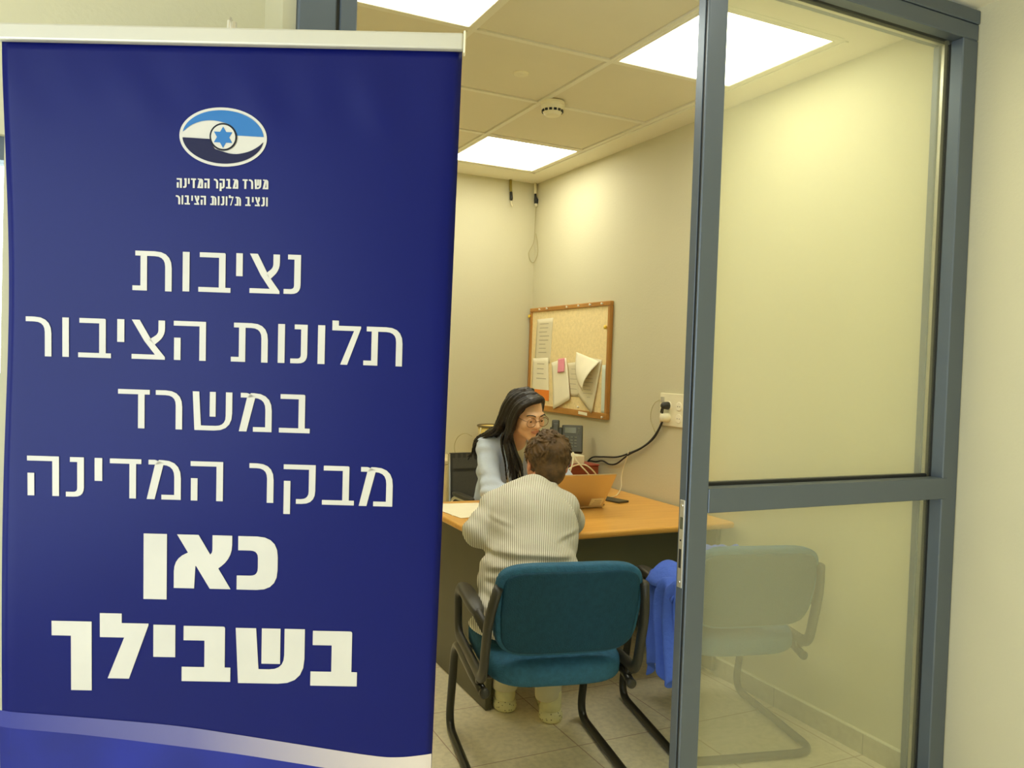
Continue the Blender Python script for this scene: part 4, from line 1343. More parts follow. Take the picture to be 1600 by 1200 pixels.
# ================================================================== NOTICEBOARD
BY0, BY1, BZ0, BZ1 = 3.878, 4.868, 1.092, 1.762
nb = thing('noticeboard', 'cork noticeboard with a wooden frame and pinned papers on the right wall', 'noticeboard', (XW - 0.001, BY0, BZ0))
F_ = 0.026
obj('cork_panel', nbox((XW - 0.014, BY0 + 0.01, BZ0 + 0.01), (XW - 0.001, BY1 - 0.01, BZ1 - 0.01)), M['cork'], nb, world=True)
for (a, b, mm) in (((BY0, BZ0), (BY1, BZ0 + F_ + 0.01), 'board_wood'), ((BY0, BZ1 - F_), (BY1, BZ1), 'board_wood')):
    obj('frame_rail', nbox((XW - 0.024, a[0], a[1]), (XW - 0.001, b[0], b[1]), 0.003, 1), M[mm], nb, world=True)
for (a, b) in (((BY0, BZ0 + F_ + 0.01), (BY0 + F_, BZ1 - F_)), ((BY1 - F_, BZ0 + F_ + 0.01), (BY1, BZ1 - F_))):
    obj('frame_stile', nbox((XW - 0.024, a[0], a[1]), (XW - 0.001, b[0], b[1]), 0.003, 1), M['board_wood_v'], nb, world=True)
XB = XW - 0.0145


def sheet(name, q, m, label, x=XB, curl=0.0, group='papers pinned to the noticeboard', cat='paper'):
    """a pinned sheet; q = four (y, z) corners: top far, top near, bottom near, bottom far"""
    bm = bmesh.new()
    n = 10
    q = [Vector((0, a, b)) for a, b in q]
    rows = []
    for j in range(n + 1):
        t = j / n
        row = []
        for i in range(n + 1):
            s = i / n
            p = (q[0] * (1 - s) + q[1] * s) * (1 - t) + (q[3] * (1 - s) + q[2] * s) * t
            row.append(bm.verts.new((x - curl * t * t - 0.0008, p.y, p.z)))
        rows.append(row)
    for a, b in zip(rows, rows[1:]):
        for i in range(n):
            bm.faces.new((a[i], a[i + 1], b[i + 1], b[i]))
    r = thing(name, label, cat, (x, q[0].y, q[0].z), 0, group)
    o = obj('sheet', bm, m, r, world=True, smooth=True)
    md = o.modifiers.new('thickness', 'SOLIDIFY'); md.thickness = 0.0008; md.offset = 0
    return r


def lines(r, y0, y1, z0, z1, n, x, name='printed_text', seed=1, slope=0.0, th=0.0045):
    bm = bmesh.new(); rd = random.Random(seed)
    for k in range(n):
        z = z0 + (z1 - z0) * (k / max(1, n - 1))
        a = y0 + (y1 - y0) * rd.uniform(0, 0.35)
        box(bm, (x - 0.0022, a, z - th / 2), (x - 0.0014, y1 - (y1 - y0) * rd.uniform(0, 0.1), z + th / 2))
    return obj(name, bm, M['ink'], r, world=True)


r = sheet('pinned_paper', [(4.775, 1.686), (4.555, 1.690), (4.577, 1.400), (4.79, 1.418)], M['paper_grey'], 'tall printed paper at the upper left of the noticeboard')
lines(r, 4.60, 4.74, 1.655, 1.47, 8, XB, seed=3)
r = sheet('pinned_paper', [(4.815, 1.430), (4.602, 1.436), (4.570, 1.158), (4.815, 1.160)], M['paper'], 'white leaflet with an orange foot at the lower left of the noticeboard', XB - 0.001)
obj('orange_band', nbox((XB - 0.0032, 4.573, 1.160), (XB - 0.0024, 4.812, 1.228)), M['orange'], r, world=True)
lines(r, 4.62, 4.76, 1.395, 1.30, 4, XB - 0.001, seed=5)
r = sheet('pinned_paper', [(4.555, 1.405), (4.368, 1.438), (4.284, 1.186), (4.49, 1.112)], M['paper'], 'white paper tilted at the bottom of the noticeboard, beneath a pink note', XB - 0.002, 0.012)
r = sheet('sticky_note', [(4.462, 1.429), (4.381, 1.436), (4.375, 1.351), (4.457, 1.343)], M['pink'], 'pink sticky note on the tilted white paper', XB - 0.006, 0.004, None, 'note')
r = sheet('pinned_paper', [(4.350, 1.405), (4.205, 1.415), (4.172, 1.205), (4.30, 1.206)], M['paper_grey'], 'greyish paper in the middle of the noticeboard between two white ones', XB - 0.001)
lines(r, 4.20, 4.31, 1.37, 1.25, 5, XB - 0.001, seed=8, th=0.003)
r = sheet('pinned_paper', [(4.240, 1.455), (3.955, 1.430), (4.03, 1.118), (4.185, 1.212)], M['paper_grey'], 'large greyish written paper at the lower right of the noticeboard', XB - 0.003, 0.012)
lines(r, 4.03, 4.14, 1.34, 1.21, 7, XB - 0.010, seed=9, th=0.003)
# curled top leaf
bm = bmesh.new(); rows = []
for j in range(15):
    t = j / 14; row = []
    for i in range(15):
        s = i / 14
        y = 4.238 - 0.265 * s * (1 - 0.62 * t) - 0.065 * t
        z = 1.474 - 0.055 * s - 0.175 * t + 0.0 * s
        x = XB - 0.008 - 0.050 * math.sin(t * PI * 0.75) * (0.35 + 0.65 * s) - 0.012 * t
        row.append(bm.verts.new((x, y, z)))
    rows.append(row)
for a, b in zip(rows, rows[1:]):
    for i in range(14):
        bm.faces.new((a[i], a[i + 1], b[i + 1], b[i]))
r = thing('pinned_paper', 'curled white leaf folding forward at the right of the noticeboard', 'paper', (XB, 4.1, 1.45), 0, 'papers pinned to the noticeboard')
o = obj('sheet', bm, M['paper'], r, world=True, smooth=True); md = o.modifiers.new('thickness', 'SOLIDIFY'); md.thickness = 0.0008
r = sheet('paper_strip', [(3.952, 1.40), (3.915, 1.40), (3.908, 1.118), (3.945, 1.118)], mat('pale_blue_strip', srgb(206, 214, 196), 0.7), 'narrow pale strip along the right edge of the noticeboard', XB - 0.002, 0, None)
r = sheet('paper_label', [(4.185, 1.122), (4.085, 1.118), (4.085, 1.100), (4.185, 1.104)], M['paper'], 'small white label on the bottom rail of the noticeboard', XW - 0.0242, 0, None, 'label')
pins = [(4.72, BZ1 - .013), (4.62, BZ1 - .012), (4.36, BZ1 - .013), (4.22, BZ1 - .013), (4.09, BZ1 - .013), (3.96, BZ1 - .014), (3.915, 1.105), (4.20, 1.145)]
names_ = ['leftmost on the top rail', 'second from the left on the top rail', 'third from the left on the top rail', 'fourth from the left on the top rail', 'fifth from the left on the top rail', 'at the top right corner', 'at the bottom right corner', 'below the written paper']
for k, (y, z) in enumerate(pins):
    xx = XW - 0.024 if z > 1.74 or z < 1.12 else XB
    bm = lathe(bmesh.new(), (0, 0, 0), [(0.0025, -0.012), (0.0065, -0.010), (0.0065, -0.007), (0.003, -0.005), (0.005, 0.0)], 12, 'x')
    tag(obj('push_pin', bm, M['pin_white'], None, (xx, y, z), smooth=True), 'small white push pin in the noticeboard frame, ' + names_[k], 'pin', 'push pins of the noticeboard')
for (y, z, lab) in ((3.925, 1.615, 'yellow pin at the upper right side of the noticeboard'), (4.857, 1.71, 'yellow pin at the upper left corner of the noticeboard')):
    bm = lathe(bmesh.new(), (0, 0, 0), [(0.004, -0.016), (0.012, -0.012), (0.012, -0.008), (0.005, -0.005), (0.008, 0.0)], 12, 'x')
    tag(obj('push_pin', bm, M['yellow'], None, (XW - 0.024 if y > 4.8 else XB, y, z), smooth=True), lab, 'pin')

# ================================================================== CEILING FITTINGS, CORNER CABLES
sm = thing('smoke_detector', 'white round smoke detector on the ceiling grid', 'smoke detector', (1.775, 3.33, ZC - 0.002))
obj('base', lathe(bmesh.new(), (0, 0, 0), [(0.056, 0.0), (0.056, -0.012), (0.050, -0.018)][::-1], 36), M['white_plastic'], sm, smooth=False)
obj('housing', lathe(bmesh.new(), (0, 0, 0), [(0.020, -0.064), (0.034, -0.060), (0.043, -0.048), (0.050, -0.030), (0.053, -0.018)], 36), M['white_plastic'], sm, smooth=False)
for k in range(14):
    a = 2 * PI * k / 14
    b_s = nbox((0.0445, -0.0065, -0.046), (0.0495, 0.0065, -0.036))
    b_s.transform(Matrix.Rotation(a, 4, 'Z'))
    obj('vent_slot', b_s, M['dark_hole'], sm)
spr = thing('sprinkler_cover', 'small flat white cover disc on a ceiling tile', 'cover', (1.49, 3.085, ZC + 0.004))
obj('disc', lathe(bmesh.new(), (0, 0, 0), [(0.030, -0.006), (0.034, -0.003), (0.034, 0.0)], 28), M['white_plastic'], spr)
obj('centre_cap', lathe(bmesh.new(), (0, 0, 0), [(0.010, -0.010), (0.012, -0.006)], 18), M['white_plastic'], spr)
k1 = thing('cable_drop', 'cut cable bundle hanging from the ceiling left of the corner', 'cable', (2.30, 4.862, ZC))
obj('sleeve', ntube([(0, 0, 0.0), (0.002, 0, -0.05), (0.005, 0, -0.085)], 0.009, 10), mat('olive_sleeve', srgb(140, 124, 48), 0.6), k1, smooth=True)
obj('black_tape', ntube([(0.005, 0, -0.08), (0.008, -0.002, -0.12), (0.010, 0, -0.135)], [0.010, 0.011, 0.007], 10), M['cable_black'], k1, smooth=True)
obj('wire_tail', ntube([(0.009, 0, -0.13), (0.006, -0.003, -0.15), (0.016, -0.004, -0.172), (0.022, 0, -0.165)], 0.005, 8), M['cable_white'], k1, smooth=True)
k2 = thing('cable_drop', 'white conduit end with a black plug in the ceiling corner', 'cable', (2.482, 4.860, ZC))
obj('conduit', ntube([(0, 0, 0.0), (0.002, 0, -0.07)], 0.009, 10), M['white_plastic'], k2, smooth=True)
obj('black_plug', ntube([(0.002, 0, -0.065), (0.004, 0, -0.09), (0.008, -0.004, -0.11), (0.008, -0.004, -0.135)], [0.007, 0.008, 0.015, 0.013], 12), M['cable_black'], k2, smooth=True)
obj('plug_tip', ntube([(0.008, -0.004, -0.132), (0.009, -0.004, -0.155)], [0.010, 0.009], 10), M['white_plastic'], k2, smooth=True)
cable('thin_wire', 'thin pale wire hanging in a loop down the back corner', [(2.490, 4.858, 2.43), (2.490, 4.860, 2.34), (2.488, 4.862, 2.22), (2.470, 4.862, 2.17), (2.452, 4.864, 2.13), (2.462, 4.866, 2.09), (2.484, 4.868, 2.068), (2.494, 4.85, 2.08), (2.496, 4.82, 2.13), (2.496, 4.83, 2.20), (2.494, 4.85, 2.26)], 0.0022, M['cable_grey'])

# low cream cabinet and yellow basket behind the woman
cb = thing('cabinet', 'low cream cabinet against the back wall behind the office chair', 'cabinet', (1.83, 4.70, 0))
obj('body', nbox((-0.05, -0.16, 0), (0.35, 0.165, 0.775), 0.003, 1), M['cabinet'], cb)
obj('top', nbox((-0.06, -0.17, 0.775), (0.36, 0.17, 0.797), 0.003, 1), M['cabinet'], cb)
dr = obj('door', nbox((-0.045, -0.175, 0.04), (0.345, -0.160, 0.77), 0.003, 1), M['cabinet'], cb)
obj('handle', nbox((0.28, -0.188, 0.62), (0.295, -0.175, 0.72), 0.003, 1), M['steel'], dr)
bk = thing('basket', 'pale yellow basket with a dark rim behind the woman', 'basket', (2.160, 4.66, 0.797))
bm = lathe(bmesh.new(), (0, 0, 0), [(0.085, 0.0), (0.098, 0.08), (0.112, 0.195), (0.106, 0.195), (0.092, 0.08), (0.078, 0.012)], 36)
obj('body', bm, M['basket_yellow'], bk, smooth=True)
obj('rim', ntube([(0.113 * math.cos(2 * PI * k / 40), 0.113 * math.sin(2 * PI * k / 40), 0.196) for k in range(40)], 0.007, 8, True), M['basket_rim'], bk, smooth=True)
obj('cord', ntube(smooth_path([(-0.116, -0.03, 0.19), (-0.125, -0.04, 0.15), (-0.118, -0.05, 0.09), (-0.108, -0.05, 0.01)]), 0.004, 8), M['cable_white'], bk, smooth=True)
cable('thin_wire', 'thin grey wire curving on the wall left of the yellow basket', [(2.00, 4.66, 0.93), (1.97, 4.70, 0.945), (1.94, 4.74, 0.92), (1.925, 4.76, 0.87), (1.93, 4.76, 0.82), (1.95, 4.75, 0.80)], 0.0022, M['cable_grey'])

# ================================================================== PEOPLE
def rot(theta, pitch, roll=0.0):
    return np.array(Matrix.Rotation(theta, 3, 'Z') @ Matrix.Rotation(pitch, 3, 'X') @ Matrix.Rotation(roll, 3, 'Y'))


class Head:
    """head frame: local -y is the way the face looks, z up, metres"""

    def __init__(self, c, R, k=1.0):
        self.c, self.R, self.k = np.array(c, float), R, k

    def w(self, p):
        return self.c + self.R @ (np.array(p, float) * self.k)

    def build(self, F):
        w, R, k = self.w, self.R, self.k
        E_ = lambda c, r, b=0.012, sub=False: F.ell(w(c), np.array(r) * k, b, R, sub)
        N = lambda a, b, ra, rb, bl=0.01, sub=False: F.cone(w(a), w(b), ra * k, rb * k, bl, sub)
        E_((0, .014, .036), (.073, .091, .079))
        E_((0, -.030, -.018), (.060, .060, .082), .02)
        N((0, -.030, -.062), (0, -.064, -.092), .046, .022, .025)
        for s in (-1, 1):
            E_((s * .036, -.062, -.022), (.028, .026, .028), .015)
            N((s * .012, -.088, .026), (s * .042, -.074, .026), .010, .009, .014)
            E_((s * .031, -.096, .004), (.015, .014, .011), .010, True)
        N((0, -.088, .016), (0, -.108, -.022), .008, .012, .010)
        for s in (-1, 1):
            E_((s * .012, -.098, -.026), (.010, .011, .008), .006)
        E_((0, -.0905, -.050), (.022, .011, .006), .005)
        E_((0, -.0885, -.060), (.019, .011, .0075), .005)
        E_((0, -.094, -.0545), (.022, .006, .0015), .003, True)
        for s in (-1, 1):
            E_((s * .031, -.0790, .0060), (.0165, .0158, .0100), .004)
            E_((s * .031, -.0785, -.0045), (.0155, .0135, .0055), .004)
            E_((s * .074, .012, -.006), (.010, .021, .030), .006)
            E_((s * .082, .006, -.004), (.006, .011, .017), .004, True)

    def features(self, parent, brow):
        w, R = self.w, self.R
        for s in (-1, 1):
            bm = bmesh.new(); bmesh.ops.create_uvsphere(bm, u_segments=16, v_segments=10, radius=.0122)
            bmesh.ops.translate(bm, verts=bm.verts, vec=Vector(w((s * .031, -.0800, .0015))))
            e = obj('eye', bm, M['eye_white'], parent, world=True, smooth=True)
            bm = bmesh.new(); bmesh.ops.create_uvsphere(bm, u_segments=14, v_segments=8, radius=.0068)
            bmesh.ops.translate(bm, verts=bm.verts, vec=Vector(w((s * .031 + .001, -.0870, -.0015))))
            obj('iris', bm, M['iris'], e, world=True, smooth=True)
            pts = [w((s * .014, -.100, .026)), w((s * .028, -.100, .032)), w((s * .042, -.090, .031)), w((s * .052, -.080, .025))]
            obj('eyebrow', ntube(smooth_path(pts), .0026, 8), brow, parent, world=True, smooth=True)
        pts = [w((-.021, -.092, -.054)), w((-.008, -.1015, -.0485)), (w((0, -.1020, -.0500))), w((.008, -.1015, -.0485)), w((.021, -.092, -.054))]
        obj('upper_lip', ntube(smooth_path(pts), .0024, 8), M['lips'], parent, world=True, smooth=True)
        pts = [w((-.019, -.0915, -.0565)), w((0, -.0995, -.0620)), w((.019, -.0915, -.0565))]
        obj('lower_lip', ntube(smooth_path(pts), .0030, 8), M['lips'], parent, world=True, smooth=True)


def hand(F, wrist, d, up, side, curl=0.35):
    """palm, four bent fingers of unequal length and a thumb leaving the side of the palm"""
    d, up, side = [Vector(v).normalized() for v in (d, up, side)]
    W_ = Vector(wrist)
    F.chain([W_ - d * .01, W_ + d * .035], [.024, .030], .01)
    for k, off in enumerate((-.027, -.009, .009, .026)):
        base = W_ + d * .078 + side * off * .95
        F.chain([W_ + d * .03 + side * off * .6, base], [.015, .0115], .008)
        ln = (.030, .036, .034, .026)[k]
        p1 = base + d * ln * math.cos(curl) - up * ln * math.sin(curl) + side * off * .12
        p2 = p1 + d * ln * .75 * math.cos(curl * 2) - up * ln * .75 * math.sin(curl * 2)
        p3 = p2 + d * ln * .55 * math.cos(curl * 2.6) - up * ln * .55 * math.sin(curl * 2.6)
        F.chain([base, p1, p2, p3], [.0095, .0088, .008, .007], .003)
    a = W_ + d * .022 - side * .024
    b = a + d * .028 - side * .024 - up * .006
    c = b + d * .028 - side * .006 - up * .008
    F.chain([a, b, c], [.014, .0105, .0085], .006)


def shoe(parent, heel, heading, m):
    """low trainer with a thick sole; heel = back of the sole on the floor"""
    hx, hy = heel
    f = Vector((math.sin(heading), math.cos(heading), 0)); r = Vector((f.y, -f.x, 0))
    P = lambda x, y, z: np.array(Vector((hx, hy, 0)) + r * x + f * y + Vector((0, 0, z)))
    R = np.array([[r.x, f.x, 0], [r.y, f.y, 0], [0, 0, 1]])
    lo = np.array([hx - .3, hy - .06, -.01]); hi = np.array([hx + .3, hy + .33, .17])
    F = Field(lo, hi, .004)
    F.ell(P(0, .045, .055), (.038, .045, .050), .01, R)
    F.ell(P(0, .12, .045), (.040, .075, .048), .015, R)
    F.ell(P(0, .20, .038), (.045, .065, .032), .02, R)
    F.chain([P(0, .045, .07), P(0, .050, .105)], [.040, .041], .012)
    F.chain([P(0, .052, .112), P(0, .054, .14)], [.030, .030], .0)
    F.cone(P(0, .052, .12), P(0, .056, .16), .034, .036, .004, True)
    F.half((0, 0, .012), (0, 0, -1))
    o = fobj('shoe', F, m, parent)
    F = Field(lo, hi, .004)
    for y, rr in ((.042, .047), (.09, .043), (.15, .045), (.205, .048), (.232, .043)):
        F.ell(P(0, y, .022), (rr, rr * 1.05, .040), .02, R)
    F.half((0, 0, .001), (0, 0, -1)); F.half((0, 0, .046), (0, 0, 1))
    fobj('sole', F, M['sole'], o)
    return o


# ---- speckled sole
sm_ = mat('speckled_sole', srgb(228, 224, 178), 0.7)
nt = sm_.node_tree; b_ = nt.nodes['Principled BSDF']; src = b_.inputs['Base Color'].links[0].from_socket
vo = nt.nodes.new('ShaderNodeTexVoronoi'); vo.inputs['Scale'].default_value = 95
nt.links.new(nt.nodes['Texture Coordinate'].outputs['Object'], vo.inputs['Vector'])
lt_ = nt.nodes.new('ShaderNodeMath'); lt_.operation = 'LESS_THAN'; lt_.inputs[1].default_value = 0.22
nt.links.new(vo.outputs['Distance'], lt_.inputs[0])
mx_ = nt.nodes.new('ShaderNodeMix'); mx_.data_type = 'RGBA'; mx_.inputs[7].default_value = srgb(96, 92, 62)
nt.links.new(lt_.outputs[0], mx_.inputs[0]); nt.links.new(src, mx_.inputs[6]); nt.links.new(mx_.outputs[2], b_.inputs['Base Color'])
M['sole'] = sm_

# ------------------------------------------------ the person in the striped shirt, back to us
def seated_person():
    O = (1.31, 2.50, 0.0)
    th = math.radians(22)
    fx, fy = math.sin(th), math.cos(th)
    RT = np.array([[fy, fx, 0], [-fx, fy, 0], [0, 0, 1]])          # torso axes: right, forward, up
    HL, HR = (1.240, 2.53, .525), (1.400, 2.49, .525)
    KL, KR = (1.465, 2.905, .535), (1.600, 2.87, .535)
    AL, AR = (1.437, 2.925, .10), (1.552, 2.775, .10)
    SL, SR = (1.300, 2.775, .850), (1.548, 2.705, .845)
    EL, ER = (1.208, 2.725, .768), (1.640, 2.800, .775)
    WL, WR = (1.41, 2.965, .770), (1.59, 3.040, .765)
    spine = [(1.318, 2.49, .545), (1.340, 2.555, .66), (1.395, 2.665, .785), (1.425, 2.735, .865)]
    hd = Head((1.536, 2.825, .998), rot(PI - math.radians(14), math.radians(16), math.radians(-3)))

    F = Field((1.05, 2.28, 0.03), (1.85, 3.30, 1.20), .0045)
    F.chain(spine, [.120, .118, .118, .085], .03)
    F.ell(spine[2], (.165, .105, .13), .03, RT)
    F.ell((1.315, 2.49, .54), (.165, .13, .10), .03, RT)
    F.chain([(1.45, 2.755, .885), hd.w((0, .02, -.05))], [.058, .052], .03)
    F.chain([SL, (1.43, 2.745, .885), SR], [.05, .06, .05], .03)
    F.chain([SL, EL, WL], [.050, .040, .027], .015)
    F.chain([SR, ER, WR], [.050, .040, .027], .015)
    hand(F, WL, (.75, .62, 0), (0, 0, 1), (.62, -.75, 0))
    hand(F, WR, (-.85, .5, 0), (0, 0, 1), (-.5, -.85, 0))
    for h_, kn, an in ((HL, KL, AL), (HR, KR, AR)):
        F.chain([h_, kn, an], [.080, .055, .036], .02)
        F.cone(an, (an[0] + .01, an[1] + .05, .07), .035, .03, .02)
    hd.build(F)
    b = fobj('person', F, M['skin_fair'], None, O)
    tag(b, 'person with short brown hair in a grey striped shirt, seated with their back to us', 'person')
    hd.features(b, M['hair_brown'])

    F = Field((1.02, 2.26, 0.40), (1.85, 3.12, 1.02), .0042)
    F.chain(spine, [.142, .142, .140, .105], .035)
    F.ell(spine[2], (.172, .125, .150), .03, RT)
    F.ell((1.375, 2.63, .73), (.172, .125, .13), .03, RT)
    F.ell((1.335, 2.55, .640), (.186, .135, .13), .03, RT)
    F.ell((1.305, 2.480, .545), (.195, .155, .11), .04, RT)
    F.ell((1.295, 2.470, .500), (.205, .165, .045), .03, RT)
    F.chain([SL, (1.355, 2.77, .866), (1.440, 2.750, .885), (1.51, 2.72, .864), SR], [.060, .058, .066, .058, .060], .03)
    F.chain([SL, EL], [.060, .054], .02)
    F.chain([EL, WL], [.056, .038], .02)
    F.chain([SR, ER], [.060, .052], .02)
    F.chain([ER, WR], [.056, .038], .02)
    # collar band
    cc = Vector((1.466, 2.762, .918))
    ring = []
    for k in range(25):
        a = 2 * PI * k / 24
        ring.append(cc + Vector((math.cos(a) * .066, math.sin(a) * .062, .012 * math.sin(a - .4) * -1)))
    F.chain(ring, [.013] * 25, .008)
    F.cone((1.495, 2.79, .915), (1.540, 2.825, 1.005), .054, .06, .004, True)

    def folds(P):
        X = P[:, 0] * RT[0, 0] + P[:, 1] * RT[1, 0]
        Z = P[:, 2]
        xc = X - (1.40 * RT[0, 0] + 2.65 * RT[1, 0])
        d = np.zeros(len(P))
        # pulled creases across the back: height at the middle, slope, sag, width, depth, span left, span right
        for z0, sl, sag, wd, am, xa, xb in ((.742, -.06, .9, .010, .0080, -.20, .13), (.712, .02, 1.2, .009, .0065, -.19, .02),
                                            (.655, -.16, 1.6, .011, .0080, -.20, .05), (.628, .10, .8, .012, .0075, .00, .17),
                                            (.600, -.05, 1.0, .012, .0060, -.12, .10), (.770, .20, .4, .008, .0045, .05, .17),
                                            (.560, -.35, .0, .013, .0060, -.20, -.06), (.800, -.25, .2, .008, .0040, -.19, -.08)):
            zc = z0 + sl * xc - sag * (xc * xc) * .6
            env = np.clip((xc - xa) / .04, 0, 1) * np.clip((xb - xc) / .04, 0, 1)
            t = (Z - zc) / wd
            d += -am * env * (np.exp(-t * t) - .8 * np.exp(-(t + 1.9) ** 2))
        d += -.0030 * np.sin(P[:, 0] * 60 + Z * 70 + 8 * P[:, 1]) * np.clip((1.27 - P[:, 0]) / .05, 0, 1)
        d += -.0028 * np.sin(Z * 110 + X * 30) * np.clip((X - .52) / .05, 0, 1)
        d += -.0022 * np.sin(X * 46 + Z * 22) * np.sin(Z * 17 + 1)
        return d
    F.warp(folds)
    fobj('shirt', F, M['shirt'], b)

    F = Field((1.05, 2.28, 0.07), (1.85, 3.05, 0.68), .0045)
    for h_, kn, an in ((HL, KL, AL), (HR, KR, AR)):
        F.chain([h_, kn], [.090, .066], .02)
        F.chain([kn, (an[0], an[1], .100)], [.066, .052], .02)
    F.ell((1.315, 2.49, .545), (.178, .142, .10), .03, RT)
    F.half((0, 0, .080), (0, 0, -1))
    F.half((0, 0, .60), (0, 0, 1))
    fobj('trousers', F, M['trousers'], b)
    shoe(b, (1.432, 2.875), math.radians(4), M['shoe'])
    shoe(b, (1.542, 2.722), math.radians(24), M['shoe'])

    # tousled short hair
    rd = random.Random(11)
    F = Field(np.array(hd.c) - .16, np.array(hd.c) + .17, .003)
    F.ell(hd.w((0, .022, .038)), (.083, .097, .084), .01, hd.R)
    F.ell(hd.w((0, .062, -.035)), (.060, .048, .062), .02, hd.R)
    F.ell(hd.w((0, -.105, -.045)), (.075, .07, .105), .008, hd.R, True)
    for s in (-1, 1):
        F.ell(hd.w((s * .080, -.004, -.030)), (.018, .030, .034), .008, hd.R, True)
    for k in range(420):
        th_ = rd.uniform(0, 2 * PI); ph_ = rd.uniform(-.75, 1.5)
        n = np.array([math.cos(ph_) * math.cos(th_), math.cos(ph_) * math.sin(th_), math.sin(ph_)])
        if n[1] < -.55 and n[2] < .45:
            continue
        p = np.array([0, .022, .036]) + n * np.array([.079, .093, .081])
        sw = np.array([.55 * math.sin(6 * n[0] + 3 * n[2]) + rd.uniform(-.5, .5), -.3 * n[2] + rd.uniform(-.4, .4), -.9 + 1.2 * max(0, n[2]) + rd.uniform(-.35, .35)])
        sw -= n * (sw @ n); sw /= np.linalg.norm(sw) + 1e-6
        up_ = max(0, n[2])
        q = p + sw * .018 + n * .005 * (.3 + up_)
        q2 = q + sw * .020 + n * rd.uniform(-.002, .007) * (.25 + up_)
        F.chain([hd.w(p), hd.w(q), hd.w(q2)], [.0070, .0052, .0028], .002)
    
    fobj('hair', F, M['hair_brown'], b)


seated_person()


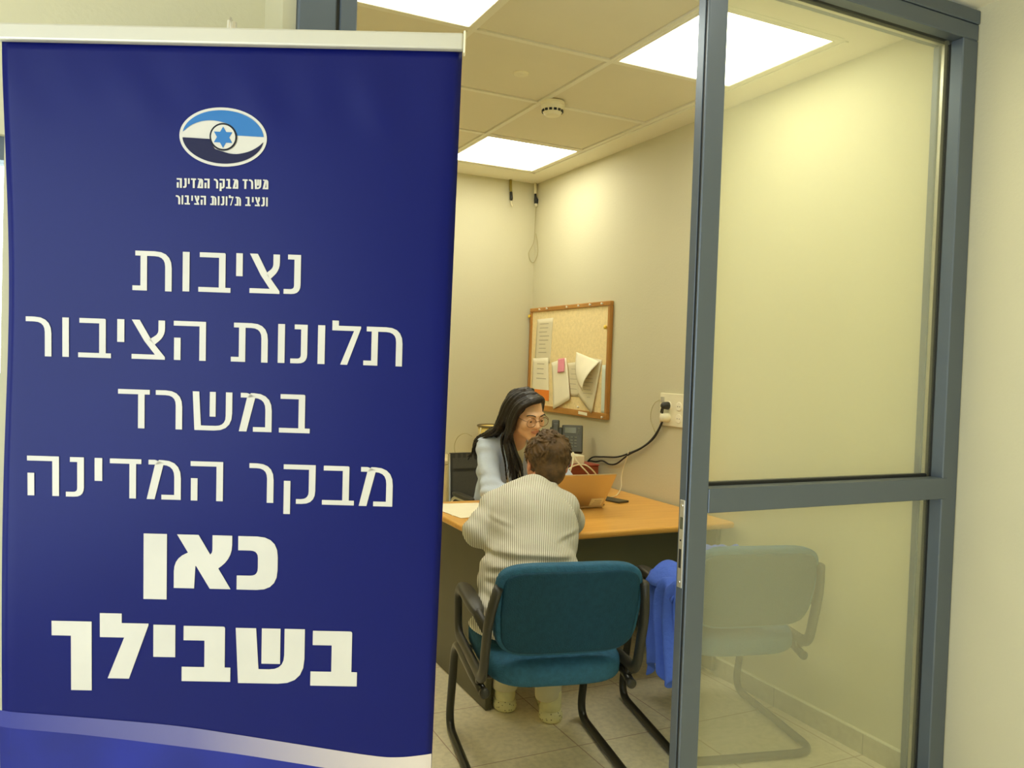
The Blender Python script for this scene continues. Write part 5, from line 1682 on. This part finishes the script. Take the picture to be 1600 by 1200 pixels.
# ------------------------------------------------ the woman at the far side of the desk
def woman():
    O = (1.86, 3.95, 0.0)
    RT = rot(math.radians(12), 0)
    hd = Head((1.790, 3.515, 1.148), rot(math.radians(7), math.radians(17), math.radians(-4)))
    SL, SR = (1.680, 3.715, .962), (1.945, 3.640, .955)            # image left, image right
    EL, ER = (1.640, 3.560, .770), (2.085, 3.575, .775)
    WL, WR = (1.790, 3.375, .757), (2.000, 3.450, .768)
    spine = [(1.87, 4.00, .55), (1.855, 3.92, .68), (1.825, 3.79, .84), (1.812, 3.71, .935)]

    F = Field((1.48, 3.10, 0.03), (2.22, 4.20, 1.28), .004)
    F.chain(spine, [.115, .100, .105, .075], .03)
    F.ell(spine[2], (.135, .095, .12), .03, RT)
    F.ell((1.87, 3.99, .53), (.160, .13, .10), .03, RT)
    F.chain([(1.808, 3.70, .955), (1.800, 3.63, 1.03), hd.w((0, .015, -.045))], [.052, .046, .046], .02)
    F.chain([SL, (1.81, 3.695, .965), SR], [.042, .05, .042], .025)
    F.chain([SL, EL, WL], [.044, .035, .023], .015)
    F.chain([SR, ER, WR], [.044, .035, .023], .015)
    hand(F, WL, (.85, -.45, 0), (0, 0, 1), (-.45, -.85, 0))
    hand(F, WR, (-.75, -.6, -.02), (0, 0, 1), (-.6, .75, 0), .2)
    for hx, kx in ((1.79, 1.72), (1.95, 1.93)):
        F.chain([(hx, 3.97, .53), (kx, 3.55, .525), (kx, 3.60, .10)], [.078, .055, .035], .02)
        F.cone((kx, 3.60, .10), (kx, 3.54, .075), .035, .028, .02)
    hd.build(F)
    b = fobj('person', F, M['skin'], None, O)
    tag(b, 'woman with long dark hair, glasses and a light blue blazer, bending over the desk', 'person')
    hd.features(b, M['hair_black'])

    F = Field((1.55, 3.50, 0.50), (2.10, 4.20, 1.03), .004)
    F.chain(spine, [.125, .112, .118, .085], .03)
    F.ell(spine[2], (.145, .108, .13), .03, RT)
    F.chain([(1.74, 3.70, .965), (1.81, 3.69, .975), (1.89, 3.67, .962)], [.048, .056, .048], .03)
    F.cone((1.805, 3.665, .985), (1.80, 3.60, 1.06), .047, .06, .004, True)
    fobj('blouse', F, M['cream_top'], b)

    F = Field((1.48, 3.25, 0.46), (2.22, 4.22, 1.06), .004)
    F.chain(spine, [.142, .130, .134, .098], .03)
    F.ell(spine[2], (.162, .122, .145), .03, RT)
    F.ell((1.868, 3.985, .545), (.178, .15, .085), .03, RT)
    F.chain([SL, (1.745, 3.712, .975), (1.81, 3.72, .985), (1.885, 3.675, .970), SR], [.056, .058, .060, .058, .056], .025)
    F.chain([SL, EL], [.056, .050], .02)
    F.chain([EL, WL], [.050, .033], .02)
    F.chain([SR, ER], [.056, .050], .02)
    F.chain([ER, WR], [.050, .033], .02)
    F.cone((1.800, 3.56, .99), (1.815, 3.64, .80), .058, .052, .004, True)
    F.cone((1.815, 3.64, .80), (1.84, 3.76, .60), .052, .030, .004, True)
    F.cone((1.805, 3.655, .985), (1.795, 3.58, 1.07), .056, .075, .006, True)
    # lapels
    F.chain([(1.752, 3.700, 1.005), (1.742, 3.622, .940), (1.752, 3.600, .86), (1.785, 3.645, .76)], [.011, .016, .015, .008], .008)
    F.chain([(1.862, 3.665, 1.000), (1.866, 3.590, .935), (1.868, 3.580, .86), (1.850, 3.630, .76)], [.011, .016, .015, .008], .008)

    def folds(P):
        Z = P[:, 2]
        d = -.0040 * np.sin(Z * 95 + P[:, 1] * 40 + P[:, 0] * 20) * np.clip((1.72 - P[:, 0]) / .05, 0, 1) * (.5 + .5 * np.sin(Z * 31 + 2))
        d += -.0022 * np.sin(P[:, 0] * 50 + Z * 45)
        return d
    F.warp(folds)
    fobj('blazer', F, M['blazer'], b)

    F = Field((1.55, 3.40, 0.07), (2.10, 4.20, 0.66), .006)
    for hx, kx in ((1.79, 1.72), (1.95, 1.93)):
        F.chain([(hx, 3.97, .53), (kx, 3.55, .525), (kx, 3.60, .12)], [.088, .066, .046], .02)
    F.ell((1.87, 3.99, .54), (.170, .14, .10), .03, RT)
    F.half((0, 0, .10), (0, 0, -1))
    fobj('trousers', F, M['dark_trousers'], b)
    for kx in (1.72, 1.93):
        shoe(b, (kx, 3.655), math.pi, M['black_plastic'])

    # long dark hair
    rd = random.Random(5)
    F = Field((1.50, 3.30, 0.76), (2.02, 3.98, 1.30), .003)
    F.ell(hd.w((0, .022, .034)), (.082, .096, .082), .01, hd.R)
    F.ell(hd.w((0, .050, -.03)), (.074, .060, .085), .02, hd.R)
    F.ell(hd.w((.004, -.110, -.035)), (.066, .070, .098), .006, hd.R, True)

    def lock(local, world, r0=.010, r1=.0035, jit=.012):
        j = np.array([rd.gauss(0, jit), rd.gauss(0, jit), rd.gauss(0, jit * .6)])
        pts = [hd.w(np.array(p) + j * .35) for p in local]
        n = len(world)
        ph_ = rd.uniform(0, 6.28)
        for i, p in enumerate(world):
            wv = np.array([math.sin(ph_ + i * 1.5), math.cos(ph_ + i * 1.3), 0]) * .008 * (i + 1) / n
            pts.append(np.array(p) + j * (1 + .25 * i) + wv)
        P = smooth_path([tuple(p) for p in pts], 4)
        m = len(P)
        rs = [r0 + (r1 - r0) * (i / (m - 1)) ** 1.5 for i in range(m)]
        F.chain([tuple(p) for p in P], rs, .0035)
    for k in range(34):      # image-left, over the front of the shoulder
        t = rd.uniform(-.035, .02)
        e = rd.uniform(-.05, .02)
        lock([(.020, -.045 + t, .100), (-.035, -.052 + t, .094), (-.074, -.028 + t, .055), (-.086, -.006 + t, -.010), (-.086, .002 + t, -.060)],
             [(1.728, 3.580, 1.02), (1.738, 3.565, .955), (1.758, 3.555, .895), (1.768, 3.550, .845 + e)], jit=.011)
    for k in range(30):      # image-left, falling behind the shoulder
        t = rd.uniform(-.02, .05)
        e = rd.uniform(-.04, .04)
        lock([(.018, .0 + t, .108), (-.045, .010 + t, .094), (-.080, .025 + t, .045), (-.088, .045 + t, -.02)],
             [(1.705, 3.640, 1.065), (1.694, 3.710, 1.030), (1.685 + e, 3.790, .985), (1.690, 3.850, .90)], jit=.014)
    for k in range(26):      # down the back
        x = rd.uniform(-.06, .06)
        lock([(x * .6, .03, .110), (x, .085, .085), (x * 1.2, .110, .02), (x * 1.2, .105, -.04)],
             [(1.80 + x, 3.74, 1.02), (1.815 + x, 3.83, .95), (1.83 + x, 3.90, .86)], jit=.012)
    for k in range(22):      # image-right side, behind the cheek
        t = rd.uniform(-.015, .04)
        lock([(.022, -.035 + t, .102), (.058, -.02 + t, .082), (.080, .005 + t, .04), (.086, .02 + t, -.03)],
             [(1.880, 3.590, 1.04), (1.895, 3.660, 1.00), (1.900, 3.740, .93), (1.89, 3.80, .85)], jit=.010)
    fobj('hair', F, M['hair_black'], b)

    # spectacles
    g = bpy.data.objects.new('spectacles', None); C.objects.link(g); g.parent = b
    for s in (-1, 1):
        ring = []
        for k in range(28):
            a = 2 * PI * k / 28
            ring.append(hd.w((s * .034 + .026 * math.cos(a) * (1 - .06 * math.sin(a)), -.1035 + .10 * abs(.034 * s + .026 * math.cos(a)) * .12, -.003 + .0225 * math.sin(a))))
        obj('rim', ntube(ring, .0015, 8, True), M['spect'], g, world=True, smooth=True)
        bm = bmesh.new()
        vs = [bm.verts.new(Vector(p)) for p in ring]; bm.faces.new(vs)
        obj('lens', bm, M['lens'], g, world=True)
        obj('temple', ntube(smooth_path([hd.w((s * .060, -.102, .006)), hd.w((s * .070, -.085, .007)), hd.w((s * .077, -.03, .006)), hd.w((s * .078, .012, .004)), hd.w((s * .078, .028, -.014))]), .0014, 8), M['spect'], g, world=True, smooth=True)
    obj('bridge', ntube(smooth_path([hd.w((-.009, -.105, .002)), hd.w((0, -.112, .006)), hd.w((.009, -.105, .002))]), .0014, 8), M['spect'], g, world=True, smooth=True)


woman()
